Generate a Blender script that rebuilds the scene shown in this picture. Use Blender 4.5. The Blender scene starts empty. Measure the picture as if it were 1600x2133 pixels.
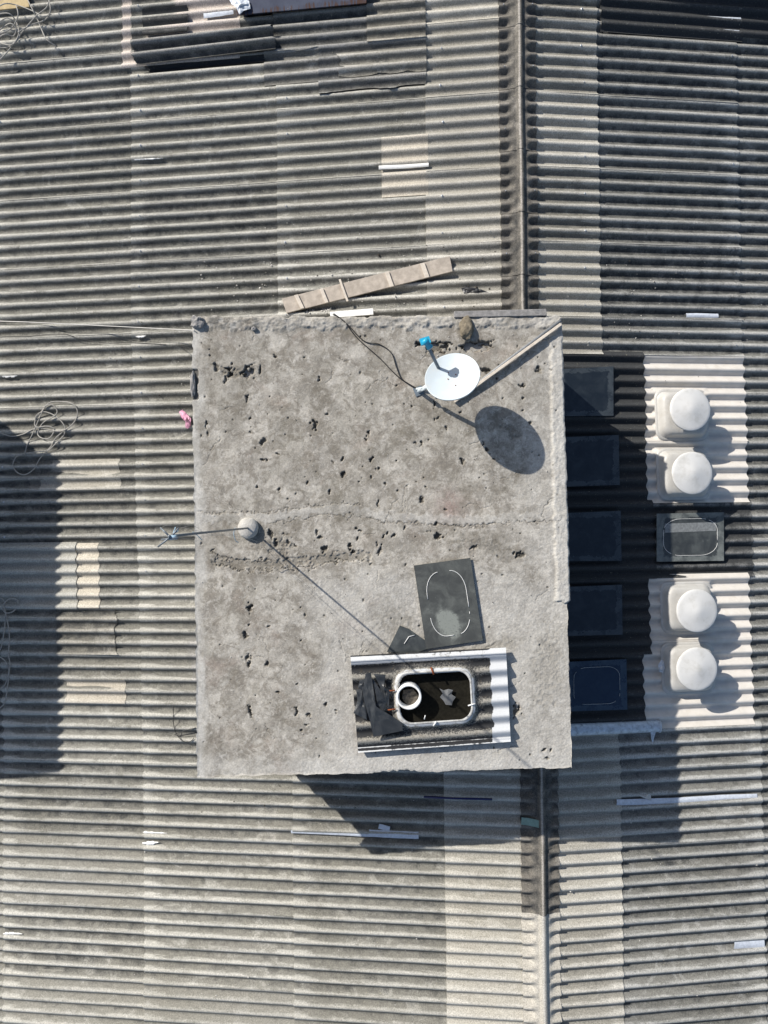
import bpy, math, random
import numpy as np
from mathutils import Vector, Matrix

random.seed(7)
RNG = np.random.default_rng(11)
C = bpy.context.scene.collection
scene = bpy.context.scene

# ------------------------------------------------------------------ camera, sky, sun, exposure
F = 1479.0                       # focal length in photograph pixels (1600 wide)
ZR = 7.0                         # height of the roof ridge
ZC = ZR + 10.03                  # camera height
ZS = ZC - 8.56                   # top of the concrete slab
TILT = 0.020
cam_d = bpy.data.cameras.new('camera')
cam = bpy.data.objects.new('camera', cam_d); C.objects.link(cam)
cam.location = (0, 0, ZC); cam.rotation_euler = (TILT, 0, 0)
cam_d.sensor_width = 36.0; cam_d.lens = 36.0 * F / 2133.0
cam_d.clip_start = 0.1; cam_d.clip_end = 2000.0
scene.camera = cam

SUN = Vector((-0.646, 0.537, 0.545)).normalized()      # towards the sun
world = bpy.data.worlds.new('World'); scene.world = world; world.use_nodes = True
wn = world.node_tree
bg = wn.nodes['Background']
sky = wn.nodes.new('ShaderNodeTexSky'); sky.sky_type = 'NISHITA'; sky.sun_disc = False
sky.sun_elevation = math.asin(SUN.z); sky.sun_rotation = math.atan2(SUN.x, SUN.y)
sky.air_density = 1.0; sky.dust_density = 1.2; sky.ozone_density = 1.0
wn.links.new(sky.outputs[0], bg.inputs[0]); bg.inputs[1].default_value = 0.10
sun_d = bpy.data.lights.new('sun', 'SUN'); sun_d.energy = 4.7; sun_d.angle = math.radians(0.53)
sun_d.color = (1.0, 0.945, 0.865)
sun = bpy.data.objects.new('sun', sun_d); C.objects.link(sun)
sun.rotation_euler = (-SUN).to_track_quat('-Z', 'Y').to_euler(); sun.location = SUN * 40
scene.view_settings.view_transform = 'Standard'; scene.view_settings.look = 'None'
scene.view_settings.exposure = 0.38; scene.view_settings.gamma = 1.0

# ------------------------------------------------------------------ where things stand
CT, ST = math.cos(TILT), math.sin(TILT)
def ray(px, py):
    x = (px - 800.0) / F; y = -(py - 1066.5) / F; z = -1.0
    return Vector((x, y * CT - z * ST, y * ST + z * CT))
def on_z(px, py, z):
    d = ray(px, py); t = (z - ZC) / d.z
    return Vector((d.x * t, d.y * t, z))
UD = Vector((math.cos(0.012), math.sin(0.012), 0)); VD = Vector((math.sin(0.017), -math.cos(0.017), 0))
O = on_z(1105, 1066.5, ZR)
SLOPE = 0.117
_sv = [-9.5, -7.2, -2.9, 0.2, 3.6, 7.2, 9.5]; _sd = [-.014, -.02, -.061, 0, .061, .034, .027]
def shift(v): return float(np.interp(v, _sv, _sd))
def W(u, v, h=0.0):
    p = O + UD * (u + shift(v)) + VD * v
    return Vector((p.x, p.y, ZR - SLOPE * abs(u) + h))
_det = UD.x * VD.y - VD.x * UD.y
def uv_xy(x, y):
    dx = x - O.x; dy = y - O.y
    uu = (dx * VD.y - VD.x * dy) / _det; v = (UD.x * dy - dx * UD.y) / _det
    return uu - shift(v), v
def uv(px, py, h=0.0):
    z = ZR
    for _ in range(12):
        p = on_z(px, py, z); u, v = uv_xy(p.x, p.y); z = ZR - SLOPE * abs(u) + h
    return u, v
def at(px, py, h=0.0):
    u, v = uv(px, py, h); return W(u, v, h)
def sl(px, py, h=0.0): return on_z(px, py, ZS + h)
P = 0.179                                   # corrugation pitch
AMP = 0.034
V0 = uv(1040, 43)[1]                        # a crest
def wave(v): return AMP * np.cos(2 * np.pi * (v - V0) / P)

# ------------------------------------------------------------------ tags and mesh helpers
def tag(o, label=None, cat=None, group=None, kind=None):
    if label: o['label'] = label
    if cat: o['category'] = cat
    if group: o['group'] = group
    if kind: o['kind'] = kind
    return o
def empty(name, loc=(0, 0, 0)):
    o = bpy.data.objects.new(name, None); C.objects.link(o); o.location = loc; o.empty_display_size = 0.1
    bpy.context.view_layer.update()
    return o
def link(name, me, mat, parent=None):
    o = bpy.data.objects.new(name, me); C.objects.link(o)
    if mat is not None: me.materials.append(mat)
    if parent is not None:
        o.parent = parent
        o.matrix_parent_inverse = Matrix.Translation(-parent.location) if parent.type == 'EMPTY' else Matrix.Identity(4)
    return o
def mesh(name, verts, faces, mat, parent=None, smooth=False):
    me = bpy.data.meshes.new(name); me.from_pydata([tuple(v) for v in verts], [], faces); me.update()
    if smooth: me.polygons.foreach_set('use_smooth', [True] * len(me.polygons))
    return link(name, me, mat, parent)
def quads_mesh(name, V, Q, attrs=None, smooth=None):
    me = bpy.data.meshes.new(name)
    V = np.asarray(V, dtype=np.float32); Q = np.asarray(Q, dtype=np.int32)
    me.vertices.add(len(V)); me.vertices.foreach_set('co', V.ravel())
    me.loops.add(Q.size); me.loops.foreach_set('vertex_index', Q.ravel())
    me.polygons.add(len(Q)); me.polygons.foreach_set('loop_start', np.arange(0, Q.size, 4, dtype=np.int32))
    if smooth is not None: me.polygons.foreach_set('use_smooth', smooth)
    me.update(calc_edges=True)
    for k, a in (attrs or {}).items():
        at_ = me.attributes.new(k, 'FLOAT', 'POINT'); at_.data.foreach_set('value', np.asarray(a, dtype=np.float32).ravel())
    return me
def grid(name, G, mat, parent=None, thick=0.008, mask=None, attrs=None, bottom=True, down=None):
    """G (nu,nv,3) top surface; adds a rim and an underside. mask (nu-1,nv-1) keeps faces."""
    nu, nv = G.shape[:2]
    idx = np.arange(nu * nv).reshape(nu, nv)
    Q = np.stack([idx[:-1, :-1], idx[1:, :-1], idx[1:, 1:], idx[:-1, 1:]], -1).reshape(-1, 4)
    if mask is not None: Q = Q[mask.ravel()]
    V = G.reshape(-1, 3)
    a, b, c = V[Q[0][0]], V[Q[0][1]], V[Q[0][2]]
    if np.cross(b - a, c - a)[2] < 0: Q = Q[:, ::-1]
    E = np.concatenate([Q[:, [0, 1]], Q[:, [1, 2]], Q[:, [2, 3]], Q[:, [3, 0]]])
    key = np.sort(E, 1); k1 = key[:, 0].astype(np.int64) * (nu * nv) + key[:, 1]
    un, inv, cnt = np.unique(k1, return_inverse=True, return_counts=True)
    B = E[cnt[inv] == 1]
    n = len(V)
    d = np.array([0, 0, -thick]) if down is None else down
    V2 = [V]; Q2 = [Q]; sm = [np.ones(len(Q), bool)]
    r0 = V[B[:, 0]]; r1 = V[B[:, 1]]; m = len(B)
    V2 += [r0, r1, r1 + d, r0 + d]
    ar = np.arange(m)
    Q2.append(np.stack([n + m + ar, n + ar, n + 3 * m + ar, n + 2 * m + ar], -1)); sm.append(np.zeros(m, bool))
    src = [np.arange(n), B[:, 0], B[:, 1], B[:, 1], B[:, 0]]
    if bottom:
        V2.append(V + d); Q2.append(Q[:, ::-1] + n + 4 * m); sm.append(np.ones(len(Q), bool)); src.append(np.arange(n))
    src = np.concatenate(src)
    A = {k: np.asarray(v, float).ravel()[src] for k, v in (attrs or {}).items()}
    me = quads_mesh(name, np.concatenate(V2), np.concatenate(Q2), A, np.concatenate(sm))
    return link(name, me, mat, parent)

def box_pts(c, ax, ay, az):
    c = Vector(c); ax, ay, az = Vector(ax), Vector(ay), Vector(az)
    return [c + ax * i + ay * j + az * k for i, j, k in
            ((-1, -1, -1), (1, -1, -1), (1, 1, -1), (-1, 1, -1), (-1, -1, 1), (1, -1, 1), (1, 1, 1), (-1, 1, 1))]
BOXF = [(0, 3, 2, 1), (4, 5, 6, 7), (0, 1, 5, 4), (1, 2, 6, 5), (2, 3, 7, 6), (3, 0, 4, 7)]
def bevel(o, w=0.004, seg=2):
    m = o.modifiers.new('bevel', 'BEVEL'); m.width = w; m.segments = seg; m.limit_method = 'ANGLE'; return o
def slab_from(name, pts, thick, mat, parent=None, bev=0.0):
    """closed plate with polygon top pts (Vectors), extruded downwards"""
    n = len(pts); v = list(pts) + [p - Vector((0, 0, thick)) for p in pts]
    area = sum(pts[i].x * pts[(i + 1) % n].y - pts[(i + 1) % n].x * pts[i].y for i in range(n))
    top = list(range(n)) if area > 0 else list(range(n))[::-1]
    f = [tuple(top), tuple(i + n for i in reversed(top))]
    for i in range(n):
        a, b = top[i], top[(i + 1) % n]; f.append((b, a, a + n, b + n))
    o = mesh(name, v, f, mat, parent)
    if bev: bevel(o, bev)
    return o
def catmull(pts, sub=6):
    pts = [Vector(p) for p in pts]; out = []
    for i in range(len(pts) - 1):
        p0 = pts[max(i - 1, 0)]; p1 = pts[i]; p2 = pts[i + 1]; p3 = pts[min(i + 2, len(pts) - 1)]
        for k in range(sub):
            t = k / sub; t2 = t * t; t3 = t2 * t
            out.append(0.5 * ((2 * p1) + (p2 - p0) * t + (2 * p0 - 5 * p1 + 4 * p2 - p3) * t2 + (3 * p1 - p0 - 3 * p2 + p3) * t3))
    out.append(pts[-1]); return out
def tube_data(pts, r, seg=8, base=0):
    pts = [Vector(p) for p in pts]; V = []; Fc = []; n = len(pts)
    rs = r if isinstance(r, (list, tuple)) else [r] * n
    for i, p in enumerate(pts):
        t = (pts[min(i + 1, n - 1)] - pts[max(i - 1, 0)]);
        if t.length < 1e-9: t = Vector((0, 0, 1))
        t.normalize(); a = Vector((0, 0, 1)) if abs(t.z) < .95 else Vector((1, 0, 0))
        s = t.cross(a).normalized(); q = s.cross(t)
        for k in range(seg):
            w = 2 * math.pi * k / seg; V.append(p + (s * math.cos(w) + q * math.sin(w)) * rs[i])
    for i in range(n - 1):
        for k in range(seg):
            a = base + i * seg + k; b = base + i * seg + (k + 1) % seg; Fc.append((a, b, b + seg, a + seg))
    Fc.append(tuple(base + k for k in range(seg))[::-1]); Fc.append(tuple(base + (n - 1) * seg + k for k in range(seg)))
    return V, Fc
def tube(name, pts, r, mat, parent=None, seg=8):
    V, f = tube_data(pts, r, seg); return mesh(name, V, f, mat, parent, True)
def tubes(name, lists, r, mat, parent=None, seg=6):
    V = []; Fc = []
    for pts in lists:
        v, f = tube_data(pts, r, seg, len(V)); V += v; Fc += f
    return mesh(name, V, Fc, mat, parent, True)

# numpy value noise -----------------------------------------------------------
def vnoise(x, y, seed):
    r = np.random.default_rng(seed).random((256, 256))
    xi = np.floor(x).astype(int); yi = np.floor(y).astype(int); fx = x - xi; fy = y - yi
    fx = fx * fx * (3 - 2 * fx); fy = fy * fy * (3 - 2 * fy)
    a = r[xi % 256, yi % 256]; b = r[(xi + 1) % 256, yi % 256]; c = r[xi % 256, (yi + 1) % 256]; d = r[(xi + 1) % 256, (yi + 1) % 256]
    return (a * (1 - fx) + b * fx) * (1 - fy) + (c * (1 - fx) + d * fx) * fy
def fbm(x, y, seed, oct=4, gain=0.5):
    s = 0; a = 1; n = 0
    for i in range(oct):
        s = s + a * vnoise(x * 2 ** i, y * 2 ** i, seed + i); n += a; a *= gain
    return s / n
def sstep(a, b, x):
    t = np.clip((x - a) / (b - a), 0, 1); return t * t * (3 - 2 * t)

# ------------------------------------------------------------------ materials
class NT:
    def __init__(s, name, rough=0.85, spec=0.3):
        s.m = bpy.data.materials.new(name); s.m.use_nodes = True; s.t = s.m.node_tree
        s.b = s.t.nodes['Principled BSDF']; s.b.inputs['Roughness'].default_value = rough
        s.b.inputs['Specular IOR Level'].default_value = spec
    def n(s, ty, **k):
        o = s.t.nodes.new(ty)
        for a, b in k.items(): setattr(o, a, b)
        return o
    def put(s, sock, v):
        if isinstance(v, bpy.types.NodeSocket): s.t.links.new(v, sock)
        elif isinstance(v, (tuple, list)) and sock.type == 'RGBA' and len(v) == 3: sock.default_value = (*v, 1)
        else: sock.default_value = v
    def pos(s, sx=1, sy=1, sz=1):
        if not hasattr(s, '_p'): s._p = s.n('ShaderNodeNewGeometry').outputs['Position']
        if (sx, sy, sz) == (1, 1, 1): return s._p
        o = s.n('ShaderNodeVectorMath', operation='MULTIPLY'); s.put(o.inputs[0], s._p); o.inputs[1].default_value = (sx, sy, sz); return o.outputs[0]
    def noise(s, scale, detail=4, rough=0.55, vec=None, dist=0.0):
        o = s.n('ShaderNodeTexNoise'); s.put(o.inputs['Vector'], vec or s.pos()); o.inputs['Scale'].default_value = scale
        o.inputs['Detail'].default_value = detail; o.inputs['Roughness'].default_value = rough; o.inputs['Distortion'].default_value = dist
        return o.outputs['Fac']
    def math(s, op, a, b=0.0, c=0.0, clamp=False):
        o = s.n('ShaderNodeMath', operation=op); o.use_clamp = clamp
        s.put(o.inputs[0], a); s.put(o.inputs[1], b); s.put(o.inputs[2], c); return o.outputs[0]
    def map(s, v, a, b, c=0.0, d=1.0):
        o = s.n('ShaderNodeMapRange'); o.interpolation_type = 'SMOOTHSTEP'; s.put(o.inputs[0], v)
        for i, x in enumerate((a, b, c, d)): o.inputs[i + 1].default_value = x
        return o.outputs[0]
    def mix(s, f, a, b, mode='MIX'):
        o = s.n('ShaderNodeMix', data_type='RGBA', blend_type=mode); s.put(o.inputs[0], f); s.put(o.inputs[6], a); s.put(o.inputs[7], b); return o.outputs[2]
    def attr(s, name, kind='GEOMETRY', out='Fac'):
        o = s.n('ShaderNodeAttribute', attribute_name=name, attribute_type=kind); return o.outputs[out]
    def bump(s, h, strength=0.4, dist=0.01):
        o = s.n('ShaderNodeBump'); s.put(o.inputs['Height'], h); o.inputs['Strength'].default_value = strength; o.inputs['Distance'].default_value = dist
        s.put(s.b.inputs['Normal'], o.outputs[0])
    def col(s, c): s.put(s.b.inputs['Base Color'], c)

def sheet_material():
    t = NT('weathered_fibre_cement', 0.88, 0.25)
    oi = t.n('ShaderNodeObjectInfo'); tint = oi.outputs['Color']; mould = oi.outputs['Alpha']
    crest = t.attr('crest'); low = t.attr('low')
    big = t.noise(0.7, 3); med = t.noise(7, 5, 0.6); fine = t.noise(42, 5, 0.78)
    strk = t.noise(1.0, 4, 0.6, t.pos(2.2, 42, 1)); strk2 = t.noise(1.0, 3, 0.6, t.pos(9, 60, 1))
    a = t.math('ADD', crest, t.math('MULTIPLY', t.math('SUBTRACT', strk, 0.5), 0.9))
    a = t.math('ADD', a, t.math('MULTIPLY', t.math('SUBTRACT', med, 0.5), 0.9))
    a = t.math('ADD', a, t.math('MULTIPLY', t.math('SUBTRACT', fine, 0.5), 0.9))
    a = t.math('ADD', a, t.math('MULTIPLY', t.map(t.math('ADD', low, t.math('MULTIPLY', strk2, .3)), 0.22, 0.50, 1, 0), 0.42))
    rowv = t.noise(1.0, 2, 0.5, t.pos(.45, 5.2, 0)); a = t.math('ADD', a, t.math('MULTIPLY', t.math('SUBTRACT', rowv, 0.5), 0.9))
    pale = t.map(a, 0.50, 1.12)
    dk = t.mix(1.0, tint, (0.44, 0.438, 0.425), 'MULTIPLY'); cl = t.mix(1.0, tint, (0.83, 0.82, 0.80), 'MULTIPLY')
    dk = t.mix(t.map(mould, 0.08, 0.30), cl, dk)
    c = t.mix(pale, dk, tint)
    c = t.mix(t.map(big, 0.3, 0.7, 0.0, 0.35), c, t.mix(1.0, c, (0.74, 0.72, 0.66), 'MULTIPLY'))
    c = t.mix(t.map(t.noise(2.6, 6, 0.7, dist=.7), 0.54, 0.66, 0, 0.42), c, tint)
    # black mould, more in the valleys
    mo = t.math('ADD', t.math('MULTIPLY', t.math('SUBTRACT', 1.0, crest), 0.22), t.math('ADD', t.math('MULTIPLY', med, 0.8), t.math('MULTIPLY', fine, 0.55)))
    mo = t.math('ADD', mo, t.math('SUBTRACT', t.math('MULTIPLY', mould, 1.15), 0.95))
    c = t.mix(t.map(mo, 0.12, 0.62, 0, 0.93), c, (0.030, 0.032, 0.034))
    # scrapes on the crests and lichen grains
    sc = t.math('MULTIPLY', t.map(strk2, 0.66, 0.74), t.map(crest, 0.55, 0.9))
    c = t.mix(t.math('MULTIPLY', sc, t.math('SUBTRACT', 0.6, t.math('MULTIPLY', mould, 0.5))), c, (0.60, 0.57, 0.50))
    li = t.map(t.noise(38, 2, 0.5), 0.70, 0.74)
    c = t.mix(t.math('MULTIPLY', li, 0.4), c, (0.42, 0.39, 0.28))
    gr = t.map(t.noise(60, 4, 0.85), 0.28, 0.75, 0.55, 1.4)
    mm = t.n('ShaderNodeVectorMath', operation='SCALE'); t.put(mm.inputs[0], c); t.put(mm.inputs['Scale'], gr)
    t.col(mm.outputs[0])
    h = t.math('ADD', fine, t.math('MULTIPLY', med, 0.6)); t.bump(h, 0.55, 0.006)
    return t.m
M_SHEET = sheet_material()

def plain(name, col, rough=0.7, var=0.25, scale=20, spec=0.4, metal=0.0, dirt=None, dirt_amt=0.5, dscale=6, bump=0.2):
    t = NT(name, rough, spec); t.b.inputs['Metallic'].default_value = metal
    n1 = t.noise(scale, 5, 0.6); n2 = t.noise(dscale, 6, 0.65)
    c = t.mix(t.map(n1, 0.25, 0.75), tuple(x * (1 - var) for x in col), tuple(min(x * (1 + var * .6), 1) for x in col))
    if dirt: c = t.mix(t.map(n2, 0.45, 0.75, 0, dirt_amt), c, dirt)
    t.col(c)
    if bump: t.bump(t.noise(scale * 5, 4, 0.6), bump, 0.004)
    return t.m

def concrete_material():
    t = NT('weathered_concrete', 0.92, 0.2)
    dark = t.attr('dark'); pale = t.attr('pale'); brown = t.attr('brown')
    n1 = t.noise(3.2, 6, 0.62); n2 = t.noise(22, 5, 0.65); n3 = t.noise(120, 4, 0.75); n4 = t.noise(8.5, 6, 0.7, dist=0.4)
    n5 = t.noise(5.5, 8, 0.72, dist=0.8); n6 = t.noise(14, 7, 0.75, dist=0.5)
    c = t.mix(t.map(n1, 0.38, 0.62), (0.285, 0.265, 0.232), (0.42, 0.395, 0.348))
    c = t.mix(t.map(n5, 0.45, 0.60, 0, 0.72), c, (0.180, 0.160, 0.132))
    c = t.mix(t.map(n4, 0.52, 0.64, 0, 0.5), c, (0.150, 0.138, 0.120))
    c = t.mix(t.map(n6, 0.50, 0.63, 0, 0.6), c, (0.50, 0.475, 0.43))
    c = t.mix(t.map(t.noise(2.1, 5, 0.6, dist=0.5), 0.55, 0.75, 0, 0.35), c, (0.27, 0.205, 0.165))
    c = t.mix(t.math('MULTIPLY', pale, t.map(n2, 0.2, 0.7, 0.45, 0.95)), c, (0.50, 0.488, 0.455))
    c = t.mix(t.math('MULTIPLY', t.attr('red'), t.map(n6, .35, .65, .2, .8)), c, (0.26, 0.165, 0.145))
    c = t.mix(t.math('MULTIPLY', brown, t.map(n2, 0.25, 0.7, 0.5, 1)), c, (0.150, 0.134, 0.104))
    c = t.mix(t.math('MULTIPLY', dark, t.map(n3, 0.1, 0.7, 0.75, 1)), c, (0.022, 0.021, 0.018))
    sp = t.map(t.noise(60, 3, 0.6), 0.68, 0.74, 0, 0.5); c = t.mix(sp, c, (0.11, 0.105, 0.095))
    gr = t.map(t.noise(55, 5, 0.85), 0.3, 0.7, 0.78, 1.2)
    mm = t.n('ShaderNodeVectorMath', operation='SCALE'); t.put(mm.inputs[0], c); t.put(mm.inputs['Scale'], gr)
    t.col(mm.outputs[0]); t.bump(t.math('ADD', t.noise(55, 5, 0.85), n2), 0.6, 0.0032)
    return t.m
M_CONC = concrete_material()
M_WALL = plain('stained_render', (0.36, 0.34, 0.31), 0.9, 0.25, 9, 0.2, dirt=(0.12, 0.115, 0.105), dirt_amt=0.6, dscale=2)
M_FIBRE = plain('cream_fibreglass', (0.47, 0.46, 0.435), 0.45, 0.06, 5, 0.45, dirt=(0.36, 0.34, 0.30), dirt_amt=0.5, dscale=9, bump=0.05)
M_CAPW = plain('white_fibreglass_cap', (0.61, 0.605, 0.585), 0.42, 0.05, 4, 0.45, dirt=(0.46, 0.45, 0.415), dirt_amt=0.7, dscale=7, bump=0.04)
M_DIRT_SHADE = plain('dirt_painted_shade', (0.013, 0.012, 0.009), 0.95, 0.4, 40, 0.1)  # shade of the vent opening is put into this dirt colour

def pane_material(name, base, dust, amt, rough=0.12):
    t = NT(name, rough, 0.5)
    n = t.noise(5, 6, 0.65, dist=0.6); n2 = t.noise(45, 5, 0.7)
    e = t.attr('edge')
    f = t.math('ADD', t.map(n, 0.35, 0.8, 0.05, 0.45), t.math('MULTIPLY', t.map(t.math('ADD', e, t.math('MULTIPLY', t.math('SUBTRACT', t.noise(11, 6, .7), .5), 2.4)), .35, .62), t.map(n, 0.3, 0.6, 0.3, 0.7)))
    f = t.math('ADD', f, t.math('MULTIPLY', t.attr('dust'), t.map(n2, .25, .6, .5, 2.2)))
    f = t.math('MULTIPLY', f, t.map(n2, 0.2, 0.8, 0.7, 1.1)); f = t.math('MULTIPLY', f, amt, clamp=True)
    t.col(t.mix(f, base, dust)); t.put(t.b.inputs['Roughness'], t.math('ADD', t.math('MULTIPLY', f, 0.45), rough))
    return t.m
M_PANE = pane_material('smoked_glass', (0.010, 0.015, 0.022), (0.085, 0.10, 0.11), 0.55, 0.14)
M_PANEB = pane_material('blue_glass', (0.008, 0.020, 0.045), (0.05, 0.08, 0.11), 0.7, 0.12)
M_PANE2 = pane_material('dusty_smoked_glass', (0.030, 0.034, 0.036), (0.17, 0.185, 0.175), 1.0, 0.3)
M_SHARD = pane_material('black_plastic_shard', (0.022, 0.025, 0.028), (0.10, 0.105, 0.11), 0.9, 0.35)

# ------------------------------------------------------------------ ground and building
M_GROUND = plain('dry_ground', (0.16, 0.145, 0.12), 0.95, 0.3, 0.5, 0.2)
g = mesh('ground', [(-600, -600, 0), (600, -600, 0), (600, 600, 0), (-600, 600, 0)], [(0, 1, 2, 3)], M_GROUND)
tag(g, kind='structure')

hall = tag(empty('corrugated_roof', (O.x, O.y, 0)), 'large hall with a low gabled roof of weathered corrugated cement sheets', 'roof')
def sheet(u0, u1, v0, v1, col, mould=0.3, h0=0.004, h1=0.004, nu=10, name='corrugated_sheet', parent=None, flats=(), ragged=0.0, seed=0,
          mat=None, thick=0.008, lowside=None, skew=0.0, warp=None, amp=1.0, ov=0.0, per=14, vrag=0.0):
    """sheet between u0<u1, v0<v1 on the roof; h0/h1 lift at the u0/u1 ends; lowside -1/1 says which end is the lower, lapping one."""
    nv = max(6, int((v1 - v0) / P * per))
    us = np.linspace(u0, u1, nu); vs = np.linspace(v0, v1, nv)
    Gm = np.zeros((nu, nv, 3)); U, Vv = np.meshgrid(us, vs, indexing='ij')
    t = (U - u0) / (u1 - u0); s = (Vv - v0) / (v1 - v0)
    if ragged:
        jr = (fbm(vs * 9, vs * 0 + seed, 40 + seed, 4) - 0.5) * ragged * 2
        k = (t if lowside == 1 else 1 - t); U = U + k ** 6 * jr[None, :] if lowside == 1 else U + k ** 6 * jr[None, :]
    if vrag:
        jr = (fbm(us * 5, us * 0 + seed, 60 + seed, 4) - 0.5) * vrag * 2
        Vv = Vv + (s ** 5) * jr[:, None]
    U = U + skew * (s - 0.5)
    if lowside:      # tiny irregular cut at the lapping end
        k = (t if lowside == 1 else 1 - t) ** 4
        U = U + k * (vnoise(vs * 14, vs * 0, 77 + seed) - .5)[None, :] * 0.012
    am = np.ones_like(U) * amp; lift = h0 + (h1 - h0) * t
    for (fu, fv, ru, rv, hh) in flats:
        q = np.maximum(np.abs(U - fu) / ru, np.abs(Vv - fv) / rv); w = 1 - sstep(0.95, 1.28, q)
        am = am * (1 - w); lift = lift + hh * w
    lift = lift + (fbm(U * 1.1, Vv * 1.3, 5 + seed, 2) - .5) * 0.012
    if ov: lift = lift + 0.006 * sstep(v1 - ov * 1.6, v1 - ov * 0.4, Vv)
    sh = np.interp(Vv, _sv, _sd)
    X = O.x + UD.x * (U + sh) + VD.x * Vv; Y = O.y + UD.y * (U + sh) + VD.y * Vv
    Z = ZR - SLOPE * np.abs(U) + lift + am * wave(Vv)
    Gm[..., 0] = X; Gm[..., 1] = Y; Gm[..., 2] = Z
    crest = 0.5 + 0.5 * np.cos(2 * np.pi * (Vv - V0) / P) * am
    lowd = np.abs(U - (u0 if lowside == -1 else u1)) if lowside else np.ones_like(U) * 2
    o = grid(name, Gm, mat or M_SHEET, parent or hall, thick, attrs={'crest': crest, 'low': lowd})
    o.color = (*col, mould); return o
def snap(v, ph=0.62): return V0 + P * (round((v - V0) / P - ph) + ph)
VB = snap(uv(1000, 1749)[1])                # a side lap
ULINE = {}
for k, (a, b) in {'L1': (893, 922), 'L2': (582, 607), 'L3': (277, 298), 'L4': (-2, 0), 'R1': (1252, 1289), 'R2': (1547, 1580)}.items():
    ULINE[k] = 0.5 * (uv(a, 400)[0] + uv(b, 1800)[0])
ULINE['L5'] = ULINE['L4'] - 2.12; ULINE['R3'] = ULINE['R2'] + 2.12; ULINE['R4'] = ULINE['R3'] + 1.6
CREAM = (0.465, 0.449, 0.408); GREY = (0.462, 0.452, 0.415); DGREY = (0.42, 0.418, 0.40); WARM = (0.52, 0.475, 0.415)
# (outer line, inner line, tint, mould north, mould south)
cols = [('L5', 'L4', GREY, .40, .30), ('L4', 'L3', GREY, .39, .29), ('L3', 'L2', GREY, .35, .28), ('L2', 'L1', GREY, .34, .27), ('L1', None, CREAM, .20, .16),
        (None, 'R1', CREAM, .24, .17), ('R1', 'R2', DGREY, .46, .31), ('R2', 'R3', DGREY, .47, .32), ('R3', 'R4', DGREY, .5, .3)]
# vent bay on the right-hand slope
vbay0 = snap(uv(1400, 738)[1], .62); vbay1 = snap(uv(1400, 1519)[1], .62)
sd = 0
for (a, b, tint, mn, ms) in cols:
    left = (b is None) or a in ('L5', 'L4', 'L3', 'L2', 'L1')
    for k in range(-16, 4):
        v0 = VB + k * 6 * P; v1 = v0 + 6 * P
        if v1 < -8.6 or v0 > 8.4: continue
        sd += 1
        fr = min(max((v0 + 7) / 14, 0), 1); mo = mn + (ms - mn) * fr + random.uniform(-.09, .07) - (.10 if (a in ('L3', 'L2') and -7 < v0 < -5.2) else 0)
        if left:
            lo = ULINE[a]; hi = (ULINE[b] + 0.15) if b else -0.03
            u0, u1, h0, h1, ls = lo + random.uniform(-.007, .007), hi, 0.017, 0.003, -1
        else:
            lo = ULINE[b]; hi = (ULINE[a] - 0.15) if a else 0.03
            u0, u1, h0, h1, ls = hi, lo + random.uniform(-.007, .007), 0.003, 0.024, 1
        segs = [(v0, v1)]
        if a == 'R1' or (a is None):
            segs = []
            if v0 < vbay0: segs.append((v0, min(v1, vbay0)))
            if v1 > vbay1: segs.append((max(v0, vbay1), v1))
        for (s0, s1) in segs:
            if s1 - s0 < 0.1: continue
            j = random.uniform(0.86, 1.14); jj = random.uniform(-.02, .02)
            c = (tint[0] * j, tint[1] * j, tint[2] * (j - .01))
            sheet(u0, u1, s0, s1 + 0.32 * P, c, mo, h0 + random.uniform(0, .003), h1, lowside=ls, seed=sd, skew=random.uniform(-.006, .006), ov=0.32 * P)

# ridge caps ---------------------------------------------------------------
M_CAPNEW = None
def ridge_cap(v0, v1, col, mould, seed):
    us = np.concatenate([np.linspace(-.285, -.07, 12), np.linspace(-.055, .055, 11), np.linspace(.07, .245, 11)])
    nv = int((v1 - v0) / P * 14); vs = np.linspace(v0, v1, nv)
    U, Vv = np.meshgrid(us, vs, indexing='ij')
    w = sstep(0.075, 0.185, np.abs(U)) * np.where(U < 0, 1.0, 1.05)
    ripple = (fbm(U * 6, Vv * 4, 300 + seed, 3) - .5)
    Z = ZR - SLOPE * np.abs(U) * 1.0 + 0.022 + 0.026 * (1 - w) + np.where(np.abs(U) < .055, 0.045 * np.sqrt(np.clip(1 - (U / .056) ** 2, 0, 1)), 0) + w * wave(Vv) * 1.25 + ripple * 0.008
    tt = (Vv - v0) / (v1 - v0); Z = Z + 0.010 * tt
    sh = np.interp(Vv, _sv, _sd) + (fbm(Vv * .9, Vv * 0, 320, 2) - .5) * 0.02
    G = np.stack([O.x + UD.x * (U + sh) + VD.x * Vv, O.y + UD.y * (U + sh) + VD.y * Vv, Z], -1)
    crest = (0.5 + 0.5 * np.cos(2 * np.pi * (Vv - V0) / P)) * w * .6 + 1.15 * np.exp(-((U + .008) / .022) ** 2)  # pale worn line along the roll paints in the ridge highlight
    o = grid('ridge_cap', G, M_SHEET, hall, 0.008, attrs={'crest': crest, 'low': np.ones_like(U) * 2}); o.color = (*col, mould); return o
vj = uv(1085, 180)[1]; CL = 5 * P
vlight = uv(1130, 1945)[1]
k0 = -4
while True:
    a = vj + k0 * CL
    k0 += 1
    if a > 8.4: break
    if a + CL < -8.6: continue
    if -2.0 < a < 2.6 and False: continue
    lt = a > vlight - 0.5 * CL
    ridge_cap(a, a + CL + 0.05, (0.52, 0.50, 0.455) if lt else (0.40, 0.372, 0.335), 0.06 if lt else random.uniform(.33, .42), k0)

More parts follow.
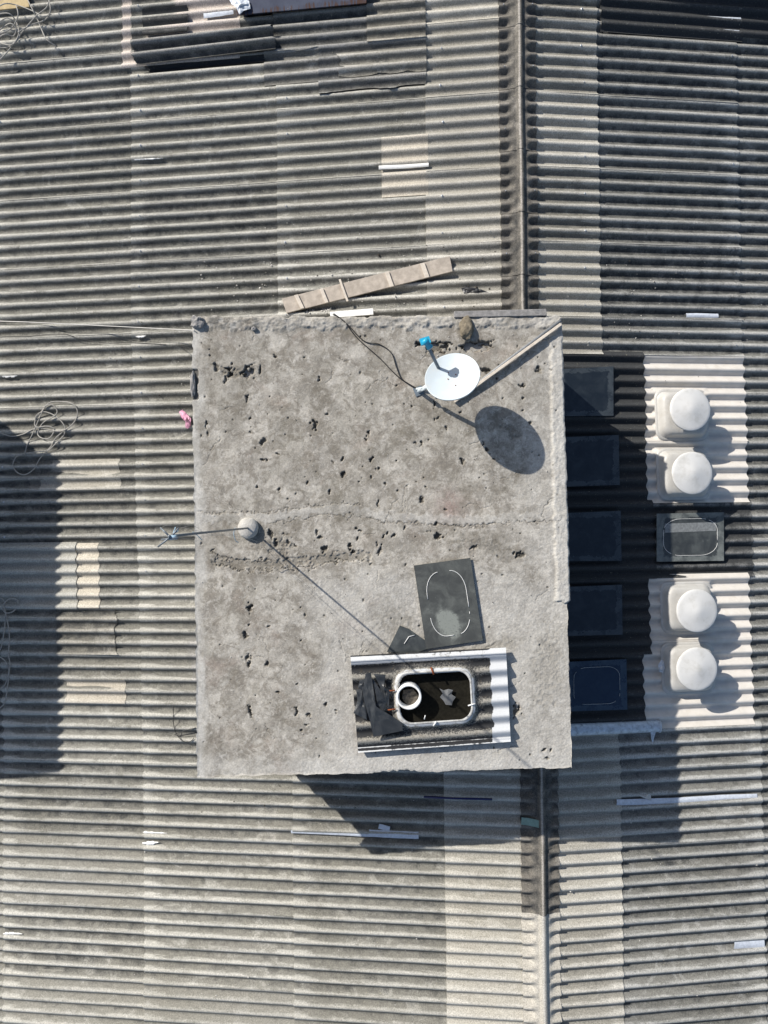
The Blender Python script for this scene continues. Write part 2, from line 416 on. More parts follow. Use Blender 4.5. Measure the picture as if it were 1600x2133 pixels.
# vent bay -------------------------------------------------------------------
DARK = (0.26, 0.26, 0.255)
def uvq(px, py, h=0.06): return uv(px, py, h)
pane_px = [[(1165, 769), (1278, 763), (1278, 866), (1165, 867)], [(1168, 911), (1289, 906), (1291, 1010), (1168, 1014)],
           [(1170, 1069), (1293, 1064), (1295, 1168), (1170, 1169)], [(1172, 1223), (1296, 1218), (1297, 1322), (1172, 1325)],
           [(1180, 1379), (1305, 1373), (1307, 1478), (1180, 1482)], [(1368, 1070), (1508, 1067), (1508, 1168), (1368, 1170)]]
pf = []
for q in pane_px:
    cu = sum(uvq(*p)[0] for p in q) / 4; cv = sum(uvq(*p)[1] for p in q) / 4
    hu = abs(uvq(*q[1])[0] - uvq(*q[0])[0]) / 2; hv = abs(uvq(*q[2])[1] - uvq(*q[1])[1]) / 2
    pf.append((cu, cv, hu, hv))
def vy(px, py): return uv(px, py)[1]
def su(v, ph=0.62): return snap(v, ph)
rows = [vbay0, su(vy(1250, 890)), su(vy(1250, 1042)), su(vy(1250, 1195)), su(vy(1250, 1350)), vbay1]
ur = [uv(x, y)[0] for x, y in ((1342, 800), (1346, 980), (1350, 1100), (1352, 1270), (1341, 1440))]
for i in range(5):
    cu, cv, hu, hv = pf[i]
    if i == 2: continue
    sheet(0.05, ur[i], rows[i], rows[i + 1] + .3 * P, DARK, .80, .004, .024, nu=60, lowside=1, seed=400 + i, flats=[(cu - .15, cv, hu * .72 + .15, hv * .8, .03)], ov=.3 * P)
cu, cv, hu, hv = pf[2]; c2 = pf[5]
sheet(0.05, uv(1362, 1120)[0], rows[2], rows[3] + .3 * P, DARK, .80, .004, .024, nu=60, lowside=1, seed=402, flats=[(cu - .15, cv, hu * .72 + .15, hv * .8, .03)], ov=.3 * P)
sheet(uv(1330, 1120)[0], ULINE['R2'] + .01, rows[2], rows[3] + .3 * P, (.30, .30, .29), .62, .004, .02, nu=60, lowside=1, seed=403, flats=[(c2[0], c2[1], c2[2] * .75, c2[3] * .8, .03)], ov=.3 * P)
vents = [(1421, 864, 1441, 852), (1424, 987, 1445, 985), (1432, 1266, 1455, 1273), (1434, 1392, 1455, 1395)]
wr = [(vbay0, su(vy(1450, 915)), (1336, 1552)), (su(vy(1450, 915)), su(vy(1450, 1042)), (1340, 1555)),
      (su(vy(1450, 1194)), su(vy(1450, 1320)), (1345, 1560)), (su(vy(1450, 1320)), vbay1, (1334, 1567))]
def rrect(cx, cy, hx, hy, r, n=6):
    out = []
    for (sx, sy, a0) in ((1, 1, 0), (-1, 1, 90), (-1, -1, 180), (1, -1, 270)):
        for k in range(n + 1):
            a = math.radians(a0 + 90 * k / n); out.append((cx + sx * (hx - r) + r * math.cos(a), cy + sy * (hy - r) + r * math.sin(a)))
    return out
def loft(name, rings, mat, parent, cap=True):
    V = []; Fc = []; n = len(rings[0])
    for r in rings: V += r
    for i in range(len(rings) - 1):
        for k in range(n):
            a = i * n + k; b = i * n + (k + 1) % n; Fc.append((a, b, b + n, a + n))
    if cap: Fc.append(tuple((len(rings) - 1) * n + k for k in range(n)))
    return mesh(name, V, Fc, mat, parent, True)
M_FSHEET = plain('cream_fibreglass_sheet', (0.60, 0.568, 0.52), 0.5, 0.08, 6, 0.4, dirt=(0.50, 0.46, 0.39), dirt_amt=0.5, dscale=10, bump=0.06)
vlab = ['white fibreglass roof vent with cone cap, topmost of the four on the right slope', 'white fibreglass roof vent with cone cap, second from the top on the right slope',
        'white fibreglass roof vent with cone cap just below the dark glass pane', 'white fibreglass roof vent with foil ball beside it, lowest of the four']
for i, (pcx, pcy, ccx, ccy) in enumerate(vents):
    v0, v1, (xa, xb) = wr[i]; u0 = uv(xa, (850, 980, 1260, 1430)[i])[0]; u1 = uv(xb, (850, 980, 1260, 1430)[i])[0]
    pu, pv = uv(pcx, pcy, .05)
    o = sheet(u0 - .06, u1, v0, v1 + .25 * P, (.6, .6, .6), 0, .003, .026, nu=60, name='vent_sheet', seed=420 + i, lowside=1, mat=M_FSHEET, flats=[(pu, pv, .34, .33, .02)], ov=.25 * P)
    root = tag(empty('roof_vent', W(pu, pv, 0.03)), vlab[i], 'roof vent', 'roof vents on the cream sheets')
    def ring(hx, hy, r, h): return [W(pu + a, pv + b, h) for a, b in rrect(0, 0, hx, hy, r)]
    loft('pedestal', [ring(.375, .345, .13, .035), ring(.362, .332, .125, .045), ring(.345, .315, .12, .10), ring(.325, .295, .12, .150), ring(.295, .265, .11, .172), ring(.24, .21, .09, .176)], M_FIBRE, root)
    rim = loft('base_flange', [ring(.405, .375, .14, .030), ring(.405, .375, .14, .038), ring(.37, .34, .13, .040)], M_FIBRE, root, False)
    # cap centred where it is seen, 0.46 above the sheet
    H = .46; q = at(ccx, ccy, H)
    def circ(r, h, n=40): return [Vector((q.x + r * math.cos(2 * math.pi * k / n), q.y + r * math.sin(2 * math.pi * k / n), q.z - H + h - SLOPE * r * math.cos(2 * math.pi * k / n))) for k in range(n)]
    loft('neck', [circ(.17, .16), circ(.17, .40)], M_FIBRE, root, False)
    tilt = [circ(.284, .385), circ(.296, .388), circ(.299, .40), circ(.297, .418), circ(.288, .424), circ(.255, .430), circ(.18, .444), circ(.10, .460), (circ(.05, .470)), circ(.02, .474)]
    loft('cone_cap', tilt, M_CAPW, root)

# glass panes -------------------------------------------------------------------
M_BEAD = plain('white_sealant', (0.72, 0.72, 0.70), 0.6, 0.1, 60, 0.3, bump=0)
def pane(name, pts, mat, thick, label, nu=24, parent=None, dust=None):
    """plate on four corner points, with an edge attribute"""
    a, b, c, d = pts
    s = np.linspace(0, 1, nu)
    G = np.zeros((nu, nu, 3)); ed = np.zeros((nu, nu))
    for i, x in enumerate(s):
        for j, y in enumerate(s):
            p = (a * (1 - x) + b * x) * (1 - y) + (d * (1 - x) + c * x) * y; G[i, j] = p
            ed[i, j] = 1 - sstep(.04, .16, min(x, 1 - x, y, 1 - y))
    at_ = {'edge': ed * (0 if dust else 1)}
    if dust: at_['dust'] = np.array([[dust(x, y) for y in s] for x in s])
    o = grid(name, G, mat, parent, thick, attrs=at_)
    return o
plab = ['dark glass pane beside the tower, uppermost, half in sunlight', 'dark glass pane with a dusty border beside the tower, second from the top',
        'dark glass pane beside the tower, middle of the column of five', 'dark glass pane beside the tower, fourth from the top',
        'dark blue glass pane beside the tower, lowest, with a faint rounded outline', 'dark glass pane with a pale bar and rounded outline, between the white vents']
def bead_on(name, pts, parent, mx, my, r=.006, rad=.22, gaps=(), mat=None, w=1.0):
    a, b, c, d = pts
    L = rrect(.5, .5, .5 - mx, .5 - my, rad, 8)
    P3 = [(a * (1 - x) + b * x) * (1 - y) + (d * (1 - x) + c * x) * y + Vector((0, 0, .004)) for x, y in L]
    P3.append(P3[0]); runs = []; cur = []
    for i in range(len(P3) - 1):
        n = 5
        for k in range(n):
            t = k / n; p = P3[i].lerp(P3[i + 1], t); key = (i + t) / (len(P3) - 1)
            if any(g0 <= key <= g1 for g0, g1 in gaps):
                if len(cur) > 1: runs.append(cur)
                cur = []
            else: cur.append(p)
    if len(cur) > 1: runs.append(cur)
    for w_ in runs: tube(name, w_, r, mat or M_BEAD, parent, 5)
for i, q in enumerate(pane_px):
    pts = [at(x, y, .068 + (0.0 if i != 4 else .01)) for x, y in q]
    ctr = sum(pts, Vector()) / 4
    root = tag(empty('skylight_cover', ctr), plab[i], 'skylight', 'dark glass skylight covers')
    pane('glass', pts, M_PANEB if i == 4 else M_PANE if i < 5 else M_PANE2, .008, None, nu=48, parent=root)
    if i == 5:
        bead_on('outline_bead', pts, root, .10, .12, .003, .25, gaps=((.30, .33), (.52, .54), (.80, .82)))
        A, B, Cc, D = pts
        def pp(x, y, h=.003): return (A * (1 - x) + B * x) * (1 - y) + (D * (1 - x) + Cc * x) * y + Vector((0, 0, h))
        M_BAR = plain('grey_bar', (0.20, 0.21, 0.21), .5, .3, 30, .4)
        slab_from('pale_bar', [pp(.12, .21), pp(.88, .20), pp(.88, .38), pp(.12, .40)], .002, M_BAR, root)
    if i == 4: bead_on('outline_bead', pts, root, .12, .13, .003, .2, gaps=((.05, .12), (.3, .42), (.6, .66)), mat=plain('thin_sealant', (.4, .42, .43), .6, .3, 60))

# ------------------------------------------------------------------ concrete tower
TL, TR, BR, BL = (400, 660), (1170, 659), (1199, 1598), (411, 1620)
tower = tag(empty('concrete_tower', on_z(800, 1130, ZR)), 'square concrete tower with a pitted flat slab top standing across the ridge', 'tower')
NX, NY = 540, 660
S, T = np.meshgrid(np.linspace(0, 1, NX), np.linspace(0, 1, NY), indexing='ij')
PX = (TL[0] * (1 - S) + TR[0] * S) * (1 - T) + (BL[0] * (1 - S) + BR[0] * S) * T
PY = (TL[1] * (1 - S) + TR[1] * S) * (1 - T) + (BL[1] * (1 - S) + BR[1] * S) * T
# ragged outline: shift the rim in and out
eW = (1 - sstep(0, .012, S)); eE = sstep(.988, 1, S); eN = (1 - sstep(0, .012, T)); eS = sstep(.988, 1, T)
PX = PX + eW * (fbm(PY / 14, PY * 0, 21, 3) - .5) * 7 + eE * (fbm(PY / 18, PY * 0, 25, 4) - .5) * 4.5
PY = PY + eN * (fbm(PX / 15, PX * 0, 31, 4) - .5) * 9 + eS * ((fbm(PX / 22, PX * 0, 35, 4) - .5) * 8)
PX = PX - eE * sstep(1250, 1258, PY) * 7
PY = PY - eS * 7 * np.exp(-((PX - 830) / 40) ** 2) * (fbm(PX / 6, PX * 0, 38, 2))
hgt = (fbm(PX / 160, PY / 160, 50, 3) - .5) * .03 + (fbm(PX / 26, PY / 26, 53, 4) - .5) * .006 + (fbm(PX / 4, PY / 4, 57, 3, .7) - .5) * .004
# rough screed lower right
rgh = sstep(1170, 1230, PY + (fbm(PX / 40, PY / 40, 61, 3) - .5) * 90) * sstep(600, 720, PX + (fbm(PX / 50, PY / 50, 64, 3) - .5) * 160)
rgh = np.maximum(rgh, .8 * sstep(1060, 1140, PX + (fbm(PX / 30, PY / 60, 66, 3) - .5) * 90))
hgt += rgh * (fbm(PX / 3.2, PY / 3.2, 67, 3, .7) - .5) * .006
dark = np.zeros_like(hgt); pale = rgh * .55; brown = np.zeros_like(hgt)
pale += .85 * (1 - sstep(8, 30, PX - 400 - (PY - 660) * .0105 + (fbm(PX / 20, PY / 40, 71, 3) - .5) * 30))
pale += .4 * sstep(1560, 1600, PY + (fbm(PX / 30, PY / 20, 73, 3) - .5) * 40)
soot = sstep(.50, .66, fbm(PX / 60, PY / 75, 111, 5, .6)) * (1 - .75 * sstep(1130, 1260, PY)) * (1 - .5 * rgh)
brown += .30 * soot; dark += .06 * soot
brown += .35 * sstep(.55, .68, fbm(PX / 22, PY / 30, 117, 5, .65)) * (1 - .8 * rgh)
wx = (fbm(PX / 7, PY / 7, 81, 3) - .5); wy = (fbm(PX / 7, PY / 7, 85, 3) - .5)
def sub(x, y, r):
    i0 = int(np.clip((x - r - 395) / 802 * NX, 0, NX - 1)); i1 = int(np.clip((x + r - 395) / 770 * NX + 2, 1, NX))
    j0 = int(np.clip((y - r - 690) / 960 * NY - 14, 0, NY - 1)); j1 = int(np.clip((y + r - 655) / 935 * NY + 14, 1, NY))
    return slice(max(i0 - 14, 0), i1), slice(j0, j1)
def pit(x, y, rx, ry, dep=.035, ang=0.0, dk=.85, wob=1.0, br=0.0):
    a, b = sub(x, y, max(rx, ry) * 3 + 8)
    dx = PX[a, b] - x + wx[a, b] * rx * 2.0 * wob; dy = PY[a, b] - y + wy[a, b] * ry * 2.0 * wob
    ca, sa = math.cos(ang), math.sin(ang); q = np.sqrt(((dx * ca + dy * sa) / rx) ** 2 + ((-dx * sa + dy * ca) / ry) ** 2)
    w = 1 - sstep(.65, 1.1, q); hgt[a, b] -= dep * w
    dark[a, b] = np.maximum(dark[a, b], dk * w); brown[a, b] = np.maximum(brown[a, b], np.maximum(br * w, .42 * (1 - sstep(.8, 2.4, q))))
def line(pts, w, dep=.015, dk=.7, br=0.0, pl=0.0, wob=9, raise_=0.0):
    pts = [np.array(p, float) for p in pts]
    xs = [p[0] for p in pts]; ys = [p[1] for p in pts]
    m = (PX > min(xs) - w - 12) & (PX < max(xs) + w + 12) & (PY > min(ys) - w - 12) & (PY < max(ys) + w + 12)
    x = PX[m] + wx[m] * wob; y = PY[m] + wy[m] * wob; d = np.full(x.shape, 1e9)
    for p, q in zip(pts[:-1], pts[1:]):
        e = q - p; L = max((e ** 2).sum(), 1e-6); t = np.clip(((x - p[0]) * e[0] + (y - p[1]) * e[1]) / L, 0, 1)
        d = np.minimum(d, np.hypot(x - p[0] - t * e[0], y - p[1] - t * e[1]))
    k = 1 - sstep(w * .6, w * 1.15, d)
    hgt[m] += (raise_ - dep) * k; dark[m] = np.maximum(dark[m], dk * k); brown[m] = np.maximum(brown[m], br * k); pale[m] = np.maximum(pale[m], pl * k)
# pale mortar seam across the slab and the cracks along it
seam = [(415, 1078), (480, 1080), (560, 1078), (640, 1066), (700, 1060), (750, 1064), (800, 1076), (900, 1080), (1000, 1084), (1090, 1074), (1190, 1072)]
line(seam, 9, 0, 0, 0, .55, 22, .002)
line([(x, y + 12) for x, y in seam[2:]], .8, .008, .4, wob=16); line([(x, y - 11) for x, y in seam[:6]], .7, .008, .35, wob=16)
line([(900, 1092), (960, 1096), (1030, 1090)], .9, .01, .5)
# eroded trench
line([(447, 1172), (520, 1178), (585, 1176), (640, 1168), (700, 1162), (765, 1155)], 9, .012, .0, .6, 0, 26)
line([(444, 1150), (447, 1172), (500, 1187), (560, 1189), (640, 1183), (690, 1168), (766, 1166)], 1.1, .015, .6, wob=24)
line([(445, 1148), (452, 1160), (510, 1168), (560, 1166)], 1.6, .015, .6, wob=20)
pits = [(573, 741, 4, 4), (438, 740, 3, 3), (450, 765, 4, 9), (470, 795, 4, 10), (478, 770, 10, 9), (515, 775, 14, 13), (543, 768, 3, 8), (512, 768, 4, 8), (664, 790, 3, 6, .5),
        (515, 829, 5, 9), (522, 871, 3, 3), (682, 863, 3, 3), (657, 885, 8, 11), (645, 881, 3, 2), (548, 919, 5, 9), (555, 957, 8, 3), (579, 945, 4, 2), (768, 902, 4, 6), (763, 914, 4, 3),
        (713, 957, 3, 4), (773, 957, 5, 7), (715, 988, 5, 5), (641, 1003, 3, 4), (773, 994, 4, 5), (685, 1022, 3, 6), (536, 1015, 4, 4), (582, 1023, 3, 5), (803, 1007, 3, 3), (790, 974, 3, 3),
        (865, 923, 2.5, 4), (877, 922, 4, 5), (964, 961, 4, 6), (878, 1042, 4, 8), (928, 1062, 3, 2), (909, 1093, 3, 6), (911, 1116, 11, 9), (788, 1046, 2, 8), (828, 1023, 2, 3), (885, 1013, 4, 2),
        (565, 1112, 6, 10), (592, 1112, 7, 3), (575, 1130, 5, 7), (615, 1138, 5, 6), (600, 1128, 3, 6), (675, 1143, 8, 7), (668, 1120, 5, 3), (743, 1100, 4, 3), (750, 1106, 5, 3), (745, 1122, 3, 3),
        (807, 1111, 4, 4), (799, 1117, 4, 4), (820, 1117, 4, 5), (843, 1098, 2, 4), (792, 1146, 3, 9), (730, 1138, 4, 8), (983, 1140, 8, 4), (597, 1163, 4, 3), (785, 1133, 2, 5), (735, 1150, 6, 5),
        (905, 842, 2.5, 6), (905, 873, 3, 5), (913, 870, 4, 3), (930, 890, 2, 4), (960, 858, 4, 3), (1007, 925, 2.5, 5), (1015, 936, 3, 4), (1028, 957, 3, 4), (842, 842, 2, 2), (857, 846, 2, 2),
        (522, 1265, 6, 11), (512, 1322, 5, 8), (518, 1370, 4, 10), (517, 1388, 4, 7), (556, 1382, 3, 5), (522, 1480, 5, 14), (617, 1478, 4, 10), (643, 1490, 5, 3), (579, 1442, 3, 3), (700, 1479, 2.5, 3),
        (678, 1468, 3, 3), (628, 1522, 3, 3), (638, 1510, 5, 2), (560, 1304, 4, 2), (637, 1280, 3, 4), (617, 1425, 5, 2), (520, 1300, 3, 3), (1134, 1562, 7, 4), (1140, 1578, 5, 3), (1148, 1563, 3, 3),
        (1122, 770, 7, 5), (1090, 803, 6, 4), (1035, 787, 3, 3), (1088, 830, 4, 4), (1088, 855, 5, 2), (1075, 1480, 9, 10), (1080, 1155, 10, 5), (1068, 1152, 4, 3), (1105, 880, 4, 3),
        (748, 1004, 3, 2), (600, 870, 2, 2), (826, 960, 2, 2), (935, 770, 3, 3), (470, 900, 2, 3), (430, 885, 2, 10), (433, 905, 2, 8), (660, 1110, 3, 5)]
for p in pits: pit(p[0], p[1], p[2] * .95, p[3] * .95, .016 + .003 * min(p[2], p[3]), p[4] if len(p) > 4 else random.uniform(-.3, .3), random.uniform(.35, .8), 1.4, .8)
for k in range(190):
    x, y = random.uniform(415, 1165), random.uniform(690, 1590); r = random.choice([1.2, 1.4, 1.8, 2.3])
    pit(x, y, r * random.uniform(.8, 1.6), r, .012, random.uniform(0, 3), .7)
for k in range(34):
    x, y = random.uniform(420, 1160), random.uniform(700, 1580); a = random.uniform(0, 6.28); pl_ = [(x, y)]
    for i in range(random.randint(2, 5)):
        a += random.uniform(-.7, .7); x += math.cos(a) * 12; y += math.sin(a) * 12; pl_.append((x, y))
    line(pl_, .8, .006, .35)
pit(478, 775, 16, 12, .008, 0, .0, 1.4, .8); pit(517, 776, 18, 15, .01, 0, .1, 1.4, .8); pit(1064, 893, 18, 14, .004, .4, .35, 1.6, .2); pit(585, 1140, 22, 16, .01, .5, .25, 1.7, .4)
pit(1000, 1135, 40, 14, .003, .1, .12, 1.7, .3); pit(1140, 1395, 20, 60, .004, .1, .0, 1.5, .2); pit(830, 1300, 40, 24, .002, .6, 0, 1.5, .6); pit(820, 1345, 60, 12, .002, -.1, 0, 1.5, .5)
pit(1030, 1345, 40, 10, .002, -.2, 0, 1.4, .5); pit(540, 1130, 12, 25, .004, .2, .1, 1.5, .7)
# broken-out holes beside the dish
pit(893, 716, 26, 5, .05, .02, .8); pit(915, 724, 24, 9, .05, -.15, .45, 1.1, .9); pit(998, 718, 30, 9, .06, -.05, .35, 1.1, .9); pit(985, 724, 24, 9, .06, .1, .55, 1, .9); pit(1014, 772, 10, 6, .04, .2, .6, 1, .7)
line([(962, 727), (985, 712), (1010, 713), (1028, 724)], 1.6, .03, .9); line([(866, 722), (880, 718), (925, 712), (942, 716)], 1.8, .03, .9)
# raised edging: north lip, east rendered strip, north-east low kerb
yN = PY - 664
lipn = (1 - sstep(14, 24, yN + (fbm(PX / 16, PY / 16, 91, 4) - .5) * 26)) * sstep(425, 440, PX)
hgt += lipn * (.016 + (fbm(PX / 12, PY / 8, 93, 4) - .5) * .03) ; dark = np.maximum(dark, lipn * .55 * sstep(.50, .62, fbm(PX / 14, PY / 10, 95, 4)) * (1 - sstep(520, 580, PX)))
dark = np.maximum(dark, lipn * .25 * sstep(.5, .7, fbm(PX / 20, PY / 10, 96, 4))); pale += lipn * .35
xe = 1169 + (PY - 664) * .0195
lipe = sstep(30, 25, xe - PX + (fbm(PY / 10, PY * 0, 97, 3) - .5) * 8) * (PY < 1254) * sstep(700, 712, PY)
lipe = (1 - sstep(20, 27, xe - PX + (fbm(PY / 10, PY * 0, 97, 3) - .5) * 9)) * (PY < 1254 + (fbm(PX / 6, PX * 0, 99, 2) - .5) * 8) * sstep(690, 705, PY)
hgt += lipe * (.018 + (fbm(PX / 6, PY / 8, 98, 4) - .5) * .010); pale += lipe * .4
lw = (PX < 411 + (PY - 660) * .0105 + (fbm(PY / 12, PY * 0, 101, 3) - .5) * 8) & (PY > 768) & (PY < 832)
dark = np.maximum(dark, lw * .75); hgt -= lw * .02
hgt *= sstep(0, .004, np.minimum(np.minimum(S, 1 - S), np.minimum(T, 1 - T))) * .7 + .3
G = np.zeros((NX, NY, 3))
rx_ = (PX - 800.0) / F; ry_ = -(PY - 1066.5) / F
dX, dY, dZ = rx_, ry_ * CT + ST, ry_ * ST - CT
tt = (ZS - ZC) / dZ
G[..., 0] = dX * tt; G[..., 1] = dY * tt; G[..., 2] = ZS + hgt
slabo = grid('roof_slab', G, M_CONC, tower, 0.13, attrs={'dark': np.clip(dark, 0, 1), 'pale': np.clip(pale, 0, .9), 'brown': np.clip(brown, 0, 1), 'red': .8 * np.exp(-((PX - 938) / 34) ** 2 - ((PY - 1052) / 30) ** 2)}, bottom=False)
cs = [sl(*TL), sl(*TR), sl(*BR), sl(*BL)]; cm = sum(cs, Vector()) / 4
def inset(p, d): return p + Vector((d if p.x < cm.x else -d, d if p.y < cm.y else -d, 0))
wp = [inset(p, .09) for p in cs]
slab_from('wall', [Vector((p.x, p.y, ZS - .06)) for p in wp], ZS - .06 - (ZR - 1.4), M_WALL, tower)
slab_from('slab_soffit', [Vector((p.x, p.y, ZS - .10)) for p in [inset(p, .02) for p in cs]], .03, M_WALL, tower)

# walls of the hall under the roof
hw = [W(ULINE['L5'] + .4, -8.2, -.2), W(ULINE['R4'] - .4, -8.2, -.2), W(ULINE['R4'] - .4, 8.2, -.2), W(ULINE['L5'] + .4, 8.2, -.2)]
hz = min(p.z for p in hw)
slab_from('wall', [Vector((p.x, p.y, hz)) for p in hw], hz - .004, M_WALL, hall)

# two further towers on the same roof, outside the frame; their shadows fall into it
def cast(p, z): t = (z - p.z) / SUN.z; return p + SUN * t
def tower_block(ne, se, dx, dy, label):
    a, b = ne, se
    pts = [a, b, b + Vector((dx, dy, 0)), a + Vector((dx, dy, 0))]
    root = tag(empty('concrete_tower', Vector((a.x, a.y, ZR))), label, 'tower')
    slab_from('roof_slab', pts, .13, M_CONC, root)
    c_ = sum(pts, Vector()) / 4
    slab_from('wall', [p + (c_ - p) * .04 - Vector((0, 0, .13)) for p in pts], 2.8, M_WALL, root)
tower_block(cast(at(127, 962), ZS), cast(at(131, 1612), ZS), -4.4, -.05, 'concrete tower beyond the left edge that shades the left sheets')
e0 = cast(at(1330, 8), ZS + .2); tower_block(e0, e0 + Vector((4.6, 0.06, 0)), 0, 4.5, 'concrete tower beyond the top right corner that shades the sheets there')

# ------------------------------------------------------------------ patch sheets fixed on the roof
def patch(x0, y0, x1, y1, col, mould, h=.014, h2=None, **k):
    ym = (y0 + y1) / 2; xm = (x0 + x1) / 2
    ua = uv(x0, ym)[0]; ub = uv(x1, ym)[0]; va = uv(xm, y0)[1]; vb = uv(xm, y1)[1]
    return sheet(ua, ub, va, vb, col, mould, h, h2 if h2 is not None else h, **k)
BEIGE = (.52, .485, .42); PALE = (.50, .48, .43)
patch(795, 284, 892, 410, BEIGE, .02, .018, name='patch_sheet', seed=501)
patch(80, 957, 250, 1021, PALE, .16, .016, .010, name='patch_sheet', seed=502, ragged=.03, lowside=1)
patch(-40, 1130, 161, 1268, (.44, .435, .40), .12, .020, .034, name='patch_sheet', seed=503, lowside=1)
patch(150, 1131, 207, 1266, (.60, .56, .48), .06, .016, name='patch_sheet', seed=504)
patch(118, 1268, 240, 1362, (.40, .385, .345), .40, .020, .026, name='patch_sheet', seed=505, lowside=1, ragged=.09, nu=24)
patch(140, 1414, 262, 1464, BEIGE, .06, .016, name='patch_sheet', seed=506, ragged=.05, lowside=-1, nu=24)
patch(312, 1322, 412, 1420, (.44, .43, .41), .30, .014, name='patch_sheet', seed=507)
patch(62, 955, 84, 1021, (.44, .42, .38), .3, .018, name='patch_sheet', seed=508)
patch(255, -60, 500, 134, (.62, .56, .51), .0, .018, .010, name='patch_sheet', seed=510, lowside=-1)
patch(570, -10, 768, 104, (.36, .355, .335), .42, .040, .030, name='patch_sheet', seed=512, vrag=.03, nu=24)
patch(764, -30, 886, 89, (.40, .38, .335), .30, .050, .044, name='patch_sheet', seed=513, nu=24)
patch(551, 104, 668, 177, (.40, .39, .365), .28, .024, name='patch_sheet', seed=514, nu=24)
patch(664, 92, 887, 188, (.36, .355, .34), .36, .040, .034, name='patch_sheet', seed=515, vrag=.05, nu=40)
patch(704, 104, 888, 156, (.44, .425, .385), .26, .056, .046, name='patch_sheet', seed=516, vrag=.06, ragged=.16, lowside=-1, nu=40)
patch(1250, -60, 1544, 77, (.32, .325, .325), .74, .034, name='patch_sheet', seed=517, lowside=1, nu=20)
patch(1540, -60, 1660, 84, (.30, .305, .305), .85, .040, name='patch_sheet', seed=518, lowside=1, nu=20)

# fixing bolts (too small to pick apart)
M_ZINC = plain('zinc_washer', (0.50, 0.52, 0.55), 0.45, 0.3, 60, 0.5, 0.35, bump=0)
bv, bf = [], []
def bolt(u, v, r=.016, h=.05):
    c = W(u, v, h); n0 = len(bv)
    for (rr, zz) in ((r, -.012), (r, 0), (r * .45, .006), (r * .40, .022)):
        for k in range(7): bv.append((c.x + rr * math.cos(k * .8976), c.y + rr * math.sin(k * .8976), c.z + zz))
    for i in range(3):
        for k in range(7): a = n0 + i * 7 + k; b = n0 + i * 7 + (k + 1) % 7; bf.append((a, b, b + 7, a + 7))
    bf.append(tuple(n0 + 21 + k for k in range(7)))
for key, du in (('L1', .23), ('L2', .14), ('L3', .14), ('L4', .10), ('R1', -.23), ('R2', -.10)):
    for k in range(-46, 46, 3):
        v = V0 + k * P
        if key[0] == 'R' and vbay0 < v < vbay1: continue
        if random.random() < .12: continue
        bolt(ULINE[key] + du + random.uniform(-.02, .02), v, random.uniform(.012, .018))
for k in range(-46, 46, 5):
    bolt(-.22, V0 + k * P, .016, .06); bolt(.19, V0 + k * P, .016, .06)
bo = mesh('fixing_bolts', bv, bf, M_ZINC, hall); tag(bo, kind='stuff')

# ------------------------------------------------------------------ loose sheets
def loose_sheet(name, q, h, n, amp, col, mould, ph=0.0, nu=24, nv=80, mat=None, parent=None, bow=0.0, base=None, seed=0, rag=0.0):
    """corrugated off-cut on four photo corners (a-b long top edge, d-c long bottom edge)"""
    base = base or at
    a, b, c, d = [base(x, y, h) for x, y in q]
    G = np.zeros((nu, nv, 3)); cr = np.zeros((nu, nv))
    jr = (fbm(np.linspace(0, 9, nv), np.zeros(nv), 700 + seed, 4) - .5) * rag
    for i in range(nu):
        for j in range(nv):
            x = i / (nu - 1); y = j / (nv - 1); xx = x + (x - .5) * 2 * jr[j] * abs(x - .5) * 2
            p = (a * (1 - xx) + b * xx) * (1 - y) + (d * (1 - xx) + c * xx) * y
            w = math.cos(2 * math.pi * (y * n + ph)); G[i, j] = (p.x, p.y, p.z + amp * w + bow * math.sin(math.pi * x)); cr[i, j] = .5 + .5 * w
    o = grid(name, G, mat or M_SHEET, parent, .009, attrs={'crest': cr, 'low': np.ones_like(cr) * 2}); o.color = (*col, mould); return o
o = loose_sheet('sheet_offcut', [(274, 82), (566, 50), (575, 100), (281, 135)], .14, 2.0, .050, (.34, .335, .32), .40, .72, seed=1, rag=.05)
tag(o, 'thick grey two-wave sheet offcut lying loose across the upper left roof', 'sheet offcut')
o = loose_sheet('sheet_offcut', [(296, 20), (391, 12), (392, 66), (297, 74)], .045, 2.0, .030, (.22, .22, .215), .66, .15, seed=2, rag=.06)
tag(o, 'small dark sheet offcut on the pinkish patch above the loose grey offcut', 'sheet offcut')
o = loose_sheet('sheet_offcut', [(300, 138), (552, 113), (552, 128), (312, 150)], .02, .7, .02, (.16, .165, .165), .80, .1, seed=3, rag=.06)  # black strip laid in as the offcut's cast shadow
tag(o, 'narrow black strip laid in as shade under the loose grey offcut', 'sheet offcut')

